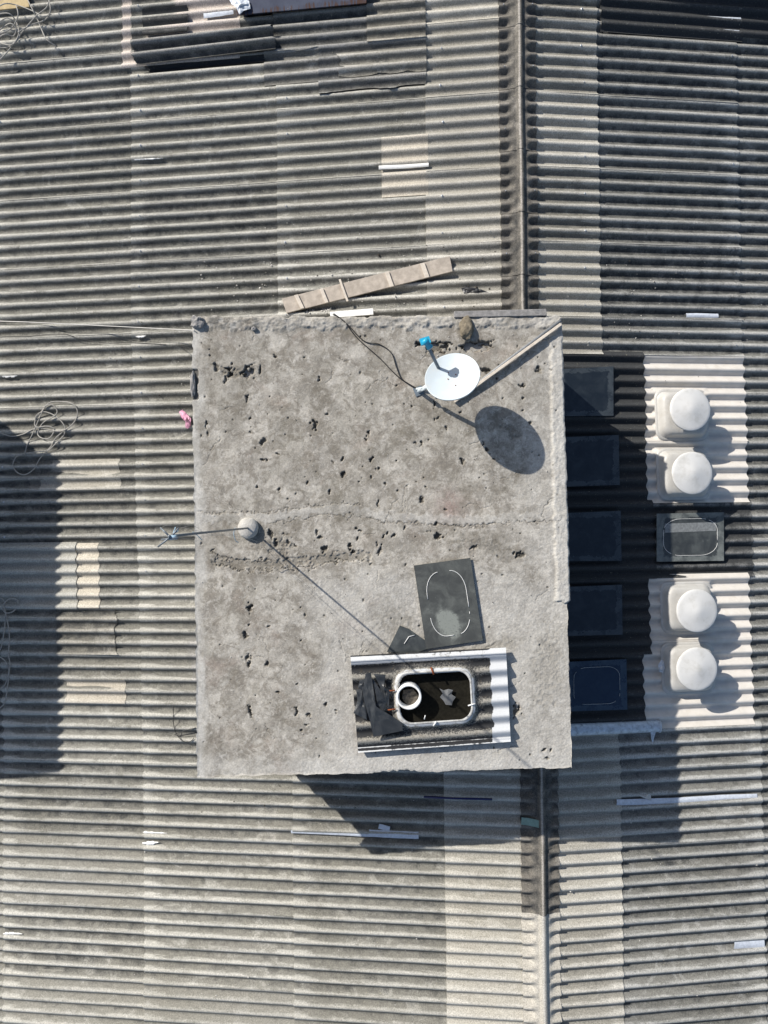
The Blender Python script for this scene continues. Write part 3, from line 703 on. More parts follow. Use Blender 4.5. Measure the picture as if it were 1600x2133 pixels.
# blue grey steel panel at the top
def steel_material():
    t = NT('rusty_blue_grey_steel', .7, .25)
    n = t.noise(4, 6, .65); n2 = t.noise(1.0, 5, .6, t.pos(40, 4, 4))
    c = t.mix(t.map(n, .3, .7), (.030, .038, .066), (.055, .066, .100))
    e = t.attr('edge'); f = t.math('ADD', t.math('MULTIPLY', e, .42), t.math('MULTIPLY', t.math('SUBTRACT', n2, .5), 2.4))
    c = t.mix(t.map(f, .45, .8), c, (.045, .019, .012)); c = t.mix(t.map(n, .68, .72, 0, .8), c, (.55, .58, .62)); t.col(c); return t.m
M_STEEL = steel_material()
q = [at(478, -70, .22), at(770, -95, .22), at(763, 6, .16), at(494, 31, .16)]
sp = empty('steel_panel', q[3]); tag(sp, 'blue grey painted steel panel with a rusty edge at the top of the roof', 'panel')
def pane2(name, pts, mat, thick, parent, ef):
    a, b, c, d = pts; nu, nv = 40, 24; G = np.zeros((nu, nv, 3)); ed = np.zeros((nu, nv))
    for i in range(nu):
        for j in range(nv):
            x = i / (nu - 1); y = j / (nv - 1); p = (a * (1 - x) + b * x) * (1 - y) + (d * (1 - x) + c * x) * y; G[i, j] = p; ed[i, j] = ef(x, y)
    return grid(name, G, mat, parent, thick, attrs={'edge': ed})
pane2('plate', q, M_STEEL, .02, sp, lambda x, y: 1.2 * float(sstep(.84, .95, y + x * .02)) + .6 * float(sstep(.75, .95, x)) * float(sstep(.80, .95, y)))
for x in (.06, .94):
    p = (q[0].lerp(q[1], x)).lerp(q[3].lerp(q[2], x), .8)
    mesh('foot', box_pts(p - Vector((0, 0, .12)), (.03, 0, 0), (0, .05, 0), (0, 0, .1)), BOXF, M_STEEL, sp)
M_TAPE = plain('silver_flashing_tape', (.55, .59, .65), .38, .15, 35, .5, .0, dirt=(.35, .38, .42), dirt_amt=.6, dscale=14, bump=.3)
def strip(name, pts, w, label, cat, mat=None, h=.036, lift=.0, arch=.012, thick=.003, group=None, wv=None, taper=False):
    """tape or flashing pressed over a crest: follows the polyline of photo points"""
    P3 = catmull([at(x, y, h + lift) for x, y in pts], 12 if taper else 5); nv = 9; L0 = len(P3) - 1; rt = random.Random(int(pts[0][0] * 7 + pts[0][1])); ta = [min(1, 4 * k / L0 + .3, 3 * (L0 - k) / L0 + .1) * rt.uniform(.35, 1.1) if taper else 1 for k in range(L0 + 1)]; G = np.zeros((len(P3), nv, 3))
    for i, p in enumerate(P3):
        t = (P3[min(i + 1, len(P3) - 1)] - P3[max(i - 1, 0)]).normalized(); s_ = Vector((-t.y, t.x, 0)).normalized()
        for j in range(nv):
            y = j / (nv - 1) * 2 - 1; z = -arch * y * y + .004 * (vnoise(np.array([i * .9]), np.array([j * .8]), 801)[0] - .5)
            r = p + s_ * (y * w * ta[i] / 2 * (1 + .12 * (vnoise(np.array([i * .7]), np.array([0. + (y > 0)]), 802)[0] - .5))); G[i, j] = (r.x, r.y, r.z + z)
    o = grid(name, G, mat or M_TAPE, None, thick); return tag(o, label, cat, group)
strip('flashing_tape', [(606, 1730), (680, 1733), (771, 1738)], .085, 'silver flashing tape strip below the tower, running out of sunlight into shade', 'tape', h=.034)
strip('flashing_tape', [(769, 1736), (820, 1739), (872, 1741)], .10, 'short silver tape piece in the tower shadow, butted against the long strip', 'tape', h=.042)
strip('flashing_tape', [(789, 1721), (800, 1724), (812, 1727)], .07, 'small pale tape scrap just above the short silver tape piece', 'tape', h=.03, arch=.002)
strip('flashing_tape', [(1285, 1672), (1400, 1669), (1500, 1663), (1578, 1660)], .085, 'long silver tape strip on the lower right slope', 'tape', h=.036)
strip('flashing_tape', [(1530, 1969), (1560, 1969), (1593, 1968)], .16, 'wide pale blue tape patch near the lower right edge', 'tape', h=.034, arch=.02)
strip('flashing_tape', [(1430, 657), (1460, 657), (1497, 658)], .07, 'torn silver tape piece on the upper right slope', 'tape', h=.036)
strip('flashing_tape', [(424, 30), (455, 26), (486, 21)], .10, 'silver tape strip on the sheets left of the steel panel', 'tape', h=.034)
strip('flashing_tape', [(1470, 36), (1505, 38), (1544, 39)], .06, 'faded pale blue tape strip near the top right corner, upper one', 'tape', M_TAPE, h=.062)
strip('flashing_tape', [(1508, 64), (1525, 65), (1541, 66)], .06, 'short faded pale blue tape near the top right corner, lower one', 'tape', M_TAPE, h=.062)
M_WHITE = plain('white_paint', (.78, .78, .76), .6, .08, 40, .3, dirt=(.55, .53, .48), dirt_amt=.4, bump=.2)
strip('white_strip', [(789, 348), (840, 346), (893, 342)], .055, 'white strip pressed on the beige patch sheet', 'strip', M_WHITE, h=.046)
M_GREEN = plain('pale_green_tape', (.22, .32, .27), .6, .15, 30, .3)
strip('green_tape', [(1086, 1710), (1106, 1713), (1127, 1718)], .10, 'pale green tape band across the shaded ridge cap below the tower', 'tape', M_GREEN, h=.075, arch=.002)
strip('green_tape', [(292, 992), (312, 993), (333, 991)], .05, 'small pale green tape scrap on the left slope beside the tower', 'tape', M_GREEN, h=.034)
for (pts, w, lab) in (([(297, 1734), (315, 1735), (348, 1736)], .035, 'thin white paint smear on the left slope below the tower, upper one'), ([(296, 1757), (312, 1757), (330, 1755)], .06, 'white paint smear on the left slope below the tower, lower one'),
                      ([(6, 1946), (25, 1945), (46, 1946)], .05, 'white paint smear at the lower left edge'), ([(277, 332), (300, 331), (340, 329)], .03, 'thin white paint streak on the upper left slope'),
                      ([(282, 701), (295, 701), (304, 699)], .04, 'short white paint dab left of the tower top edge'), ([(0, 783), (25, 783), (45, 779)], .05, 'whitish paint streak at the left edge beside the tower'),
                      ([(296, 1140), (305, 1140), (312, 1139)], .035, 'small white paint dab left of the antenna')):
    strip('paint_smear', pts, w, lab, 'paint smear', M_WHITE, h=.040, arch=.010, taper=True, thick=.002)
M_BLUE = plain('dark_blue_plastic', (.012, .014, .09), .4, .2, 20, .5)
o = tube('blue_rod', [at(883, 1660, .045), at(950, 1663, .045), at(1025, 1665, .045)], .017, M_BLUE); tag(o, 'dark blue plastic rod lying in the tower shadow', 'rod')

# galvanised half-round flashing beside the lowest pane
M_GALV = plain('galvanised_flashing', (.52, .58, .64), .5, .18, 22, .5, .25, dirt=(.16, .18, .20), dirt_amt=.7, dscale=16)
fl = empty('gutter_flashing', at(1290, 1516, .05)); tag(fl, 'blue grey half-round flashing along the foot of the vent bay', 'flashing')
A_, B_ = at(1175, 1523, .075), at(1376, 1514, .075); G = np.zeros((30, 14, 3))
for i in range(30):
    p = A_.lerp(B_, i / 29)
    for j in range(14):
        w = math.pi * j / 13; G[i, j] = (p.x, p.y + .085 * math.cos(w), p.z - .05 + .07 * math.sin(w) + .004 * math.sin(i * .9))
grid('half_round', G, M_GALV, fl, .004)
tube('end_lip', [(B_.x, B_.y + .088 * math.cos(math.pi * j / 12), B_.z - .05 + .074 * math.sin(math.pi * j / 12)) for j in range(13)], .011, M_GALV, fl)
slab_from('torn_tongue', [at(1355, 1524, .05), at(1366, 1525, .05), at(1362, 1540, .045), at(1360, 1548, .04), at(1357, 1540, .045)], .004, M_GALV, fl)

# ------------------------------------------------------------------ board with cleats, white plank, north side
M_WOOD = plain('weathered_wood', (.40, .355, .305), .85, .22, 12, .2, dirt=(.24, .21, .18), dirt_amt=.5, dscale=9, bump=.4)
M_CLEAT = plain('pale_cleat', (.54, .49, .425), .85, .15, 20, .2, bump=.4)
pb = empty('roof_board', at(765, 592, .06)); tag(pb, 'weathered wooden walking board with five cleats lying north of the tower', 'board')
h = .085
q = [(587, 622), (937, 533), (943, 565), (597, 652)]
bevel(slab_from('board', [at(x, y, h) for x, y in q], .03, M_WOOD, pb), .004)
def bd(s, t, hh): 
    x = (q[0][0] * (1 - s) + q[1][0] * s) * (1 - t) + (q[3][0] * (1 - s) + q[2][0] * s) * t; y = (q[0][1] * (1 - s) + q[1][1] * s) * (1 - t) + (q[3][1] * (1 - s) + q[2][1] * s) * t
    return at(x, y, hh)
for (s, t0, t1, w, sk) in ((.085, -.02, .96, .011, .012), (.235, .0, .98, .010, .008), (.352, -.30, 1.22, .006, .010), (.625, -.02, 1.0, .012, .010), (.836, .0, .98, .013, .012)):
    bevel(slab_from('cleat', [bd(s - w, t0, h + .028), bd(s + w, t0, h + .028), bd(s + w + sk, t1, h + .028), bd(s - w + sk, t1, h + .028)], .027, M_CLEAT, pb), .003)
pl_ = [(687, 650), (777, 642), (778, 655), (689, 662)]
o = bevel(slab_from('white_plank', [at(x, y, .10) for x, y in pl_], .03, M_WHITE), .003); tag(o, 'short white plank against the top edge of the tower', 'plank')

# rags, foil -------------------------------------------------------------------
def crumple(name, pts, mat, label, cat, base=at, h=.03, amp=.03, seed=0, n=16, parent=None, fold=7.0):
    """crumpled thin sheet filling a rough outline (photo points)"""
    cx = sum(p[0] for p in pts) / len(pts); cy = sum(p[1] for p in pts) / len(pts); m = len(pts); nr = 7; na = m * 3
    G = np.zeros((nr, na + 1, 3)); rg = np.random.default_rng(seed)
    nz = np.zeros((nr, na)); o1 = rg.random(2) * 90
    for i in range(nr):
        for k in range(na + 1):
            kk = k % na; f = kk / 3; a = pts[int(f) % m]; b = pts[(int(f) + 1) % m]; t = f - int(f)
            x = a[0] * (1 - t) + b[0] * t; y = a[1] * (1 - t) + b[1] * t; r = (i + .02) / (nr - 1)
            qx = cx + (x - cx) * r; qy = cy + (y - cy) * r; nz[i, kk] = (abs(vnoise(np.array([qx / fold + o1[0]]), np.array([qy / fold + o1[1]]), 950 + seed)[0] - .5) * 2 - .4)
            p = base(cx + (x - cx) * r, cy + (y - cy) * r, h + amp * (1 - r) * .7 + amp * nz[i, kk] * (1.2 - .7 * r)); G[i, k] = p
    o = grid(name, G, mat, parent, .003)
    o.data.polygons.foreach_set('use_smooth', [False] * len(o.data.polygons))
    if label: tag(o, label, cat)
    return o
M_PINK = plain('pink_plastic', (.62, .30, .42), .45, .3, 30, .4, bump=.3)
crumple('pink_rag', [(373, 858), (380, 853), (389, 862), (398, 872), (397, 888), (391, 893), (386, 890), (388, 879), (379, 871)], M_PINK, 'pink rag caught at the left edge of the tower', 'rag', h=.06, amp=.05, seed=3)
M_BLACK = plain('black_plastic', (.022, .022, .024), .4, .3, 30, .5, bump=.3)
crumple('black_rag', [(961, 601), (972, 597), (990, 600), (1003, 603), (1015, 608), (1000, 610), (985, 609), (966, 611)], M_BLACK, 'black plastic rag on the pale sheets beside the board', 'rag', h=.05, amp=.03, seed=4)
crumple('foil_ball', [(1371, 1385), (1378, 1374), (1383, 1377), (1385, 1392), (1381, 1402), (1373, 1399)], M_TAPE, 'crumpled foil ball beside the lowest white vent', 'foil', h=.10, amp=.05, seed=5)
crumple('paper_scrap', [(1329, 1655), (1340, 1657), (1355, 1653), (1357, 1666), (1352, 1666), (1338, 1661)], plain('dirty_paper', (.48, .47, .44), .8, .2, 20), 'dirty paper scrap beside the long tape strip on the lower right slope', 'paper', h=.05, amp=.02, seed=6)

# cords --------------------------------------------------------------------------
M_CORD = plain('grey_cord', (.36, .345, .315), .8, .2, 60, .2, bump=0)
M_BLKC = plain('black_cable', (.016, .016, .017), .5, .2, 40, .4, bump=0)
def cord(name, lists, r, mat, label, cat, org=(0, 0), h=.045, hv=.03, sc=2.667):
    out = []
    for L in lists:
        pts = []
        for i, (x, y) in enumerate(L):
            px, py = org[0] + x / sc, org[1] + y / sc; pts.append(at(px, py, h + hv * (.5 + .5 * math.sin(i * 2.1))))
        out.append(catmull(pts, 6))
    o = tubes(name, out, r, mat); return tag(o, label, cat)
cord('cord_coil', [[(-20, 262), (60, 290), (130, 278), (190, 248), (260, 234), (302, 252), (275, 300), (232, 300), (210, 272), (240, 215), (300, 180), (318, 150), (295, 118), (262, 118), (225, 160), (196, 205), (200, 235), (260, 250), (330, 262), (385, 240), (425, 190), (428, 140), (395, 106), (340, 97), (280, 102), (245, 135), (215, 200)],
                   [(215, 200), (180, 280), (150, 340), (135, 385), (90, 405), (72, 450), (95, 490), (140, 503), (190, 470), (225, 410), (290, 350), (350, 290), (362, 245), (335, 200), (285, 165), (235, 155), (200, 180), (198, 225)], [(135, 385), (210, 376), (270, 362), (310, 300), (345, 270)]],
     .0085, M_CORD, 'tangled grey cord coil on the left slope beside the tower', 'cord', (0, 800))
cord('cord_coil', [[(60, 390), (95, 400), (100, 430), (70, 465), (30, 470), (15, 440), (35, 405), (60, 390)], [(-20, 395), (10, 392), (28, 420), (30, 500), (25, 560), (10, 650), (-10, 700)], [(20, 430), (40, 510), (52, 600), (48, 700), (55, 760), (40, 840), (15, 890), (-15, 900)], [(-15, 705), (30, 740), (50, 790), (45, 860), (35, 930), (20, 980), (-10, 1005)]],
     .0085, M_CORD, 'grey cord trailing down the left edge in the shade', 'cord', (0, 1100))
cord('cord_coil', [[(-20, 80), (50, 75), (90, 120), (105, 180), (80, 240), (30, 265), (-20, 260)], [(-20, 135), (40, 100), (95, 140), (110, 200), (60, 250), (-20, 230)], [(90, 30), (100, 90), (60, 160), (-10, 190)], [(150, -10), (185, 60), (210, 110), (230, 160), (260, 220), (312, 255)], [(-20, 350), (40, 290), (90, 220), (140, 160), (200, 90), (260, 40), (275, -15)], [(270, -15), (280, 60), (250, 110), (170, 140), (100, 180)], [(-20, 45), (30, 20), (100, 30), (180, 60), (240, 90), (285, 80)], [(-10, 210), (30, 190), (75, 200), (90, 160), (60, 130), (20, 150), (-10, 175)]],
     .0085, M_CORD, 'pale grey cord tangle in the top left corner', 'cord', (0, 0), .07, .09)
M_YWOOD = plain('yellow_board', (.45, .355, .20), .8, .2, 15, .2)
o = bevel(slab_from('yellow_board', [at(-40, -30, .06), at(55, -30, .06), at(61, 14, .06), at(-40, 24, .06)], .02, M_YWOOD), .003); tag(o, 'yellowish board under the cord tangle in the top left corner', 'board')
pts = [at(0 + (404 - 0) * k / 8 - 30 * (k == 0), 668 + 20 * k / 8, .03 + .25 * k / 8) for k in range(9)]
o = tube('white_wire', pts[:-1] + [sl(404, 688, .03)], .006, plain('pale_wire', (.62, .60, .56), .6, .1, 30, bump=0), None, 6); tag(o, 'pale straight wire running from the left edge to the tower', 'wire')
o = tubes('black_wire', [catmull([at(x / 2.667, 400 + y / 2.667, .05) for x, y in ((-40, 810), (50, 803), (150, 803), (260, 792), (370, 792), (430, 812), (520, 828), (600, 840), (700, 836), (820, 842), (920, 848), (1000, 856))] + [sl(402, 726, -.02)], 6)], .005, M_BLKC); tag(o, 'thin black wire wandering across the left slope to the tower', 'wire')

# ------------------------------------------------------------------ satellite dish
M_DISH = plain('white_dish_paint', (.47, .53, .565), .38, .05, 8, .45, dirt=(.52, .50, .44), dirt_amt=.35, dscale=11, bump=.02)
M_DSTEEL = plain('blue_grey_arm', (.13, .16, .19), .45, .2, 25, .5)
M_CYAN = plain('bright_blue_plastic', (.02, .36, .56), .35, .12, 25, .5, bump=.05)
M_RUST = plain('rust', (.20, .065, .03), .9, .3, 60, .1)
DC = sl(942, 784, .645); nrm = Vector((-.238, .388, .887)).normalized()
ey = (Vector((-.35, .94, 0)) - nrm * nrm.dot(Vector((-.35, .94, 0)))).normalized(); ex = ey.cross(nrm).normalized()
dish = tag(empty('satellite_dish', sl(873, 816)), 'white offset satellite dish with a bright blue receiver head on the slab', 'satellite dish')
RD = .306
def dp(x, y, z): return DC + ex * x + ey * y + nrm * z
rings = []
for f in (.02, .2, .4, .6, .8, .95, .985, 1.0): rings.append([dp(RD * f * math.cos(2 * math.pi * k / 56), RD * f * math.sin(2 * math.pi * k / 56), -.055 + .055 * f * f) for k in range(56)])
rings.append([dp(RD * 1.022 * math.cos(2 * math.pi * k / 56), RD * 1.022 * math.sin(2 * math.pi * k / 56), .002) for k in range(56)])
rings.append([dp(RD * 1.025 * math.cos(2 * math.pi * k / 56), RD * 1.025 * math.sin(2 * math.pi * k / 56), -.014) for k in range(56)])
for f in (.98, .6, .2): rings.append([dp(RD * f * math.cos(2 * math.pi * k / 56), RD * f * math.sin(2 * math.pi * k / 56), -.070 + .055 * f * f) for k in range(56)])
n = 56; V = [p for r in rings for p in r]; Fc = [(i * n + (k + 1) % n, i * n + k, (i + 1) * n + k, (i + 1) * n + (k + 1) % n) for i in range(len(rings) - 1) for k in range(n)]
Fc.append(tuple(range(n))); Fc.append(tuple((len(rings) - 1) * n + k for k in range(n))[::-1])
refl = mesh('reflector', V, Fc, M_DISH, dish, True)
for (x, y) in ((-.02, .10), (-.05, .02), (.05, .04), (.0, -.10)):
    tube('bolt_head', [dp(x, y, -.055), dp(x, y, -.040)], .006, M_RUST, dish, 6)
LN = sl(888, 714, .86)
_r = ray(914, 767); _c = Vector((0, 0, ZC)); armA = _c + _r * ((DC - nrm * .03 - _c).dot(nrm) / _r.dot(nrm))
tube('feed_arm', [armA, armA.lerp(LN, .5), LN], .020, M_DSTEEL, dish, 6)
d_ = (DC - LN).normalized()
hd = tube('receiver_head', [LN - d_ * .045, LN + d_ * .005, LN + d_ * .012, LN + d_ * .07], [.040, .040, .030, .040], M_CYAN, dish, 12)
mesh('receiver_bracket', box_pts(LN + Vector((-.012, .02, -.005)), (.052, .016, 0), (-.012, .034, 0), (0, 0, .025)), BOXF, M_CYAN, dish)
tube('feed_cup', [LN + d_ * .07, LN + d_ * .078], .036, M_WHITE, dish, 12)
mb = sl(872, 815, .0)
mast = tube('mast', catmull([mb, mb.lerp(DC, .25) + Vector((-.03, -.02, .06)), mb.lerp(DC, .6) + Vector((-.02, -.03, .04)), dp(0, -.02, -.10)], 6), .024, M_DISH, dish, 10)
mesh('clamp', box_pts(dp(0, -.01, -.095), ex * .06, ey * .07, nrm * .025), BOXF, M_DSTEEL, dish)
mesh('base_plate', box_pts(mb + Vector((0, 0, .012)), (.05, .02, 0), (-.02, .05, 0), (0, 0, .008)), BOXF, M_DSTEEL, dish)
tube('mast_bracket', [mb + Vector((-.03, .02, .02)), mb + Vector((.05, .03, .05)), mb + Vector((.13, .08, .10))], .017, M_DISH, dish, 8)
for (L, lab) in (([(693, 655), (715, 668), (745, 705), (790, 745), (830, 785), (868, 809)], 'black cable running straight from the white plank to the dish'),
                 ([(695, 653), (720, 672), (758, 710), (790, 717), (815, 735), (826, 765), (838, 790), (869, 811)], 'black cable looping wider to the right on its way to the dish')):
    o = tubes('coaxial_cable', [catmull([sl(x, y, .02) for x, y in L], 7)], .006, M_BLKC); tag(o, lab, 'cable', 'cables of the satellite dish')

# poles on the slab corner, stone, lumps
M_BEAM = plain('pale_timber', (.62, .55, .46), .8, .15, 14, .2, dirt=(.40, .34, .28), dirt_amt=.5, dscale=12, bump=.4)
M_PIPE = plain('dark_grey_pipe', (.22, .228, .235), .5, .2, 30, .4)
def beam(name, a, b, w, hgt_, mat, label, cat, ha=.055, hb=.035):
    A = sl(*a, ha); B = sl(*b, hb); t = (B - A).normalized(); s_ = Vector((-t.y, t.x, 0)).normalized()
    o = mesh(name, box_pts((A + B) / 2, (B - A) / 2, s_ * w / 2, Vector((0, 0, hgt_ / 2))), BOXF, mat); bevel(o, .004); return tag(o, label, cat)
beam('timber_beam', (1168, 676), (946, 837), .034, .05, M_BEAM, 'pale timber batten running diagonally from the slab corner to under the dish', 'batten')
o = tube('grey_pipe', [sl(1168, 668, .06), sl(1060, 749, .05), sl(962, 824, .035)], .021, M_PIPE); tag(o, 'dark grey pipe laid along the diagonal timber batten', 'pipe')
def rock(name, c, r, mat, seed, label=None, cat=None, sub_=3, rough=.35, parent=None):
    import bmesh
    bm = bmesh.new(); bmesh.ops.create_icosphere(bm, subdivisions=sub_, radius=1.0); rg = np.random.default_rng(seed); off = rg.random(3) * 50
    from mathutils import noise
    for v in bm.verts:
        n_ = noise.fractal(v.co * 1.6 + Vector(off), .9, 2.1, 4) * rough; v.co = Vector((v.co.x * r[0], v.co.y * r[1], v.co.z * r[2])) * (1 + n_)
    me = bpy.data.meshes.new(name); bm.to_mesh(me); bm.free()
    o = link(name, me, mat, parent); o.location = c
    if parent is not None: o.matrix_parent_inverse = Matrix.Translation(-parent.location)
    if label: tag(o, label, cat)
    return o
M_ROCK = plain('brown_stone', (.20, .17, .125), .95, .35, 18, .15, dirt=(.09, .08, .06), dirt_amt=.6, dscale=14, bump=.9)
M_LUMP = plain('grey_mortar', (.27, .26, .25), .95, .3, 20, .15, dirt=(.10, .105, .115), dirt_amt=.6, dscale=12, bump=.9)
rock('stone', sl(972, 684, .03), (.085, .135, .06), M_ROCK, 3, 'brown oval stone on the slab above the dish', 'stone', rough=.22)
rock('mortar_lump', sl(412, 672, .02), (.085, .075, .05), M_LUMP, 5, 'grey mortar lump on the upper left corner of the slab', 'mortar lump', rough=.4)
rock('mortar_lump', sl(529, 685, .02), (.035, .028, .024), M_LUMP, 6, 'small grey mortar lump just inside the upper slab edge', 'mortar lump')
rock('mortar_lump', sl(402, 800, .0), (.03, .16, .03), M_LUMP, 8, 'dark mortar crust on the left slab edge', 'mortar lump', rough=.3)
kb = [sl(946, 648, .03), sl(1138, 643, .03), sl(1140, 657, .03), sl(946, 661, .03)]
o = bevel(slab_from('concrete_kerb', kb, .10, M_LUMP), .006); tag(o, 'low grey concrete kerb on the upper edge of the tower slab above the stone', 'kerb')

# ------------------------------------------------------------------ antenna
M_ANT = plain('grey_aluminium', (.17, .195, .22), .45, .15, 25, .5, .3)
ant = tag(empty('antenna_mast', sl(518, 1100)), 'tall thin antenna mast in a round mortar foot, leaning towards the viewer', 'antenna')
b0 = sl(518, 1100, 0); M_FOOT = plain('foot_mortar', (.44, .425, .395), .9, .15, 18, .2, dirt=(.28, .26, .22), dirt_amt=.5, dscale=12, bump=.5)
ft = rock('mortar_foot', b0 + Vector((0, 0, .03)), (.125, .13, .075), M_FOOT, 12, rough=.05, parent=ant)
top = sl(352, 1117, 3.15)
tube('mast', [sl(516, 1100, .10), sl(516, 1100, .10).lerp(top, .5), top], [.011, .011, .011], M_ANT, ant, 10)
def tip(x, y, dz=0): return sl(x, y, 3.12 + dz)
for (a, b) in (((334, 1099), (352, 1116)), ((329, 1139), (356, 1118)), ((336, 1124), (372, 1120)), ((352, 1123), (372, 1100))):
    tube('element', [tip(*a), tip(*b, .02)], .007, M_ANT, ant, 6)
M_LBL = plain('pale_blue_plastic', (.36, .50, .60), .5, .15, 30, .4)
tube('joint', [tip(352, 1120), tip(368, 1118)], .020, M_LBL, ant, 8)
M_THIN = plain('thin_pale_wire', (.46, .44, .40), .6, .1, 30, bump=0)
wires = [catmull([tip(335, 1100), sl(352, 1094, 2.8), sl(385, 1100, 2.2), sl(430, 1108, 1.4), sl(490, 1106, .5), sl(515, 1101, .15)], 6),
         catmull([tip(352, 1117), sl(375, 1101, 2.7), sl(405, 1096, 2.0), sl(440, 1115, 1.2), sl(500, 1112, .3)], 6),
         catmull([tip(356, 1117), sl(400, 1122, 2.2), sl(450, 1113, 1.2), sl(510, 1120, .3), sl(540, 1130, .02)], 6)]
for w_ in wires: tube('stay_wire', w_, .0014, M_THIN, ant, 5)
for w_ in [catmull([sl(490, 1100, .5), sl(487, 1112, .45), sl(491, 1126, .4), sl(497, 1130, .35)], 4), catmull([tip(372, 1105), tip(361, 1112), tip(366, 1098)], 4), catmull([sl(402, 1108, 2.0), sl(412, 1116, 1.9), sl(421, 1125, 1.8)], 4)]: tube('cable_tie', w_, .004, M_LBL, ant, 5)

# ------------------------------------------------------------------ glass plates lying on the slab
q = [(862, 1178), (980, 1162), (1006, 1334), (888, 1352)]
pts = [sl(x, y, .035) for x, y in q]
root = tag(empty('glass_plate', sum(pts, Vector()) / 4), 'large dusty dark glass plate with a white rounded outline lying on the slab', 'glass plate')
M_PANE3 = pane_material('mossy_glass', (.045, .047, .045), (.20, .215, .195), .95, .4)
def _dust(x, y):
    w = float(vnoise(np.array([x * 7]), np.array([y * 9]), 960)[0]) * .5 + float(vnoise(np.array([x * 17]), np.array([y * 21]), 961)[0]) * .25
    return float(sstep(.25, 1.1, 1.35 * math.exp(-((x - .42 - (y - .7) * .25) / .20) ** 2 - ((y - .72) / .20) ** 2) + (w - .38) * 1.1)) * .8
pane('glass', pts, M_PANE3, .008, None, nu=70, parent=root, dust=_dust)
bead_on('outline_bead', pts, root, .155, .115, .0038, .25, gaps=((.02, .05), (.20, .23), (.47, .49), (.72, .75)))
q2 = [(833, 1303), (852, 1310), (886, 1334), (890, 1352), (860, 1362), (806, 1358)]
p2 = [sl(x, y, .03) for x, y in q2]
root = tag(empty('broken_glass_plate', p2[0]), 'broken dark glass piece half under the loose vent sheet', 'glass plate')
slab_from('glass', p2, .008, M_PANE2, root)
tube('edge_line', [sl(842, 1341, .036), sl(852, 1326, .036), sl(864, 1323, .036)], .005, M_BEAD, root, 5)

# ------------------------------------------------------------------ loose vent sheet on the slab
def vent_sheet_material():
    t = NT('mossy_vent_sheet', .9, .2); cr = t.attr('crest'); pa = t.attr('paint')
    n = t.noise(16, 5, .65); f = t.noise(48, 5, .85)
    k = t.math('ADD', cr, t.math('MULTIPLY', t.math('SUBTRACT', f, .5), 2.6))
    c = t.mix(t.map(k, .35, .95), (.030, .031, .033), (.30, .285, .25)); c = t.mix(t.map(n, .55, .75, 0, .5), c, (.11, .085, .05))
    w = t.math('ADD', pa, t.math('MULTIPLY', t.math('SUBTRACT', n, .5), .9))
    c = t.mix(t.map(w, .45, .60), c, t.mix(t.map(f, .5, .75, 0, .5), (.50, .515, .53), (.33, .33, .32))); t.col(c); t.bump(f, .6, .006); return t.m
M_VS = vent_sheet_material()
q = [(730, 1366), (1054, 1349), (1064, 1545), (746, 1568)]
H0 = .085
NXs, NYs = 150, 120
G = np.zeros((NXs, NYs, 3)); cr = np.zeros((NXs, NYs)); pa = np.zeros((NXs, NYs)); mk = np.ones((NXs - 1, NYs - 1), bool)
def quad(x, y, h):
    px = (q[0][0] * (1 - x) + q[1][0] * x) * (1 - y) + (q[3][0] * (1 - x) + q[2][0] * x) * y; py = (q[0][1] * (1 - x) + q[1][1] * x) * (1 - y) + (q[3][1] * (1 - x) + q[2][1] * x) * y
    return sl(px, py, h)
def rr(x, y, cx, cy, hx, hy, r):        # signed distance (sheet metres) to a rounded rectangle
    dx = abs(x - cx) - (hx - r); dy = abs(y - cy) - (hy - r); return math.hypot(max(dx, 0), max(dy, 0)) + min(max(dx, dy), 0) - r
SXm, SYm = 1.88, 1.12
HC = (.525 * SXm, .475 * SYm, .445, .295, .15)
for i in range(NXs):
    for j in range(NYs):
        x = i / (NXs - 1); y = j / (NYs - 1); d = rr(x * SXm, y * SYm, *HC)
        w = math.cos(2 * math.pi * (y * 6.1 - .40)); wv_ = .5 + .5 * w; k = float(sstep(.03, .20, d)) if .12 < y < .90 else float(sstep(.01, .10, d))
        z = H0 + (.030 * w) * k + (1 - k) * .012 + .055 * float(1 - sstep(.0, .085, abs(d - .01))) + (.02 if y < .06 or y > .95 else 0)
        G[i, j] = quad(x, y, z); cr[i, j] = wv_ * k * .9 + (1 - k) * .55 + .5 * float(1 - sstep(.0, .05, abs(d - .02)))
        p = float(sstep(.87, .91, x + .006 * w)) * .9 + (y < .10) * (1.0 if x < .2 else .62) * (w > -.3) + (y > .945) * (1.0 if x < .22 else .6) * (1. if w > -.8 else 0.4) + .62 * float(1 - sstep(.02, .07, abs(d - .005))) + (.9 if y > .84 and x > .88 else 0)
        pa[i, j] = min(p, 1)
        if i < NXs - 1 and j < NYs - 1: mk[i, j] = d > -.012
vs = tag(empty('vent_base_sheet', quad(.5, .5, 0)), 'loose corrugated vent base with a rounded opening and white painted ends on the slab', 'vent base')
grid('sheet', G, M_VS, vs, .010, mask=mk, attrs={'crest': cr, 'paint': pa})
def hole(dd, h): return [quad(a / SXm, b / SYm, h) for a, b in rrect(HC[0], HC[1], HC[2] + dd, HC[3] + dd, HC[4], 8)]
M_COLL = plain('worn_white_collar', (.50, .50, .485), .6, .2, 25, .3, dirt=(.14, .13, .115), dirt_amt=.9, dscale=9)
loft('collar', [hole(.022, .02), hole(.016, H0 + .066), hole(.008, H0 + .074), hole(-.006, H0 + .074), hole(-.012, H0 + .064), hole(-.012, .02)], M_COLL, vs, False)
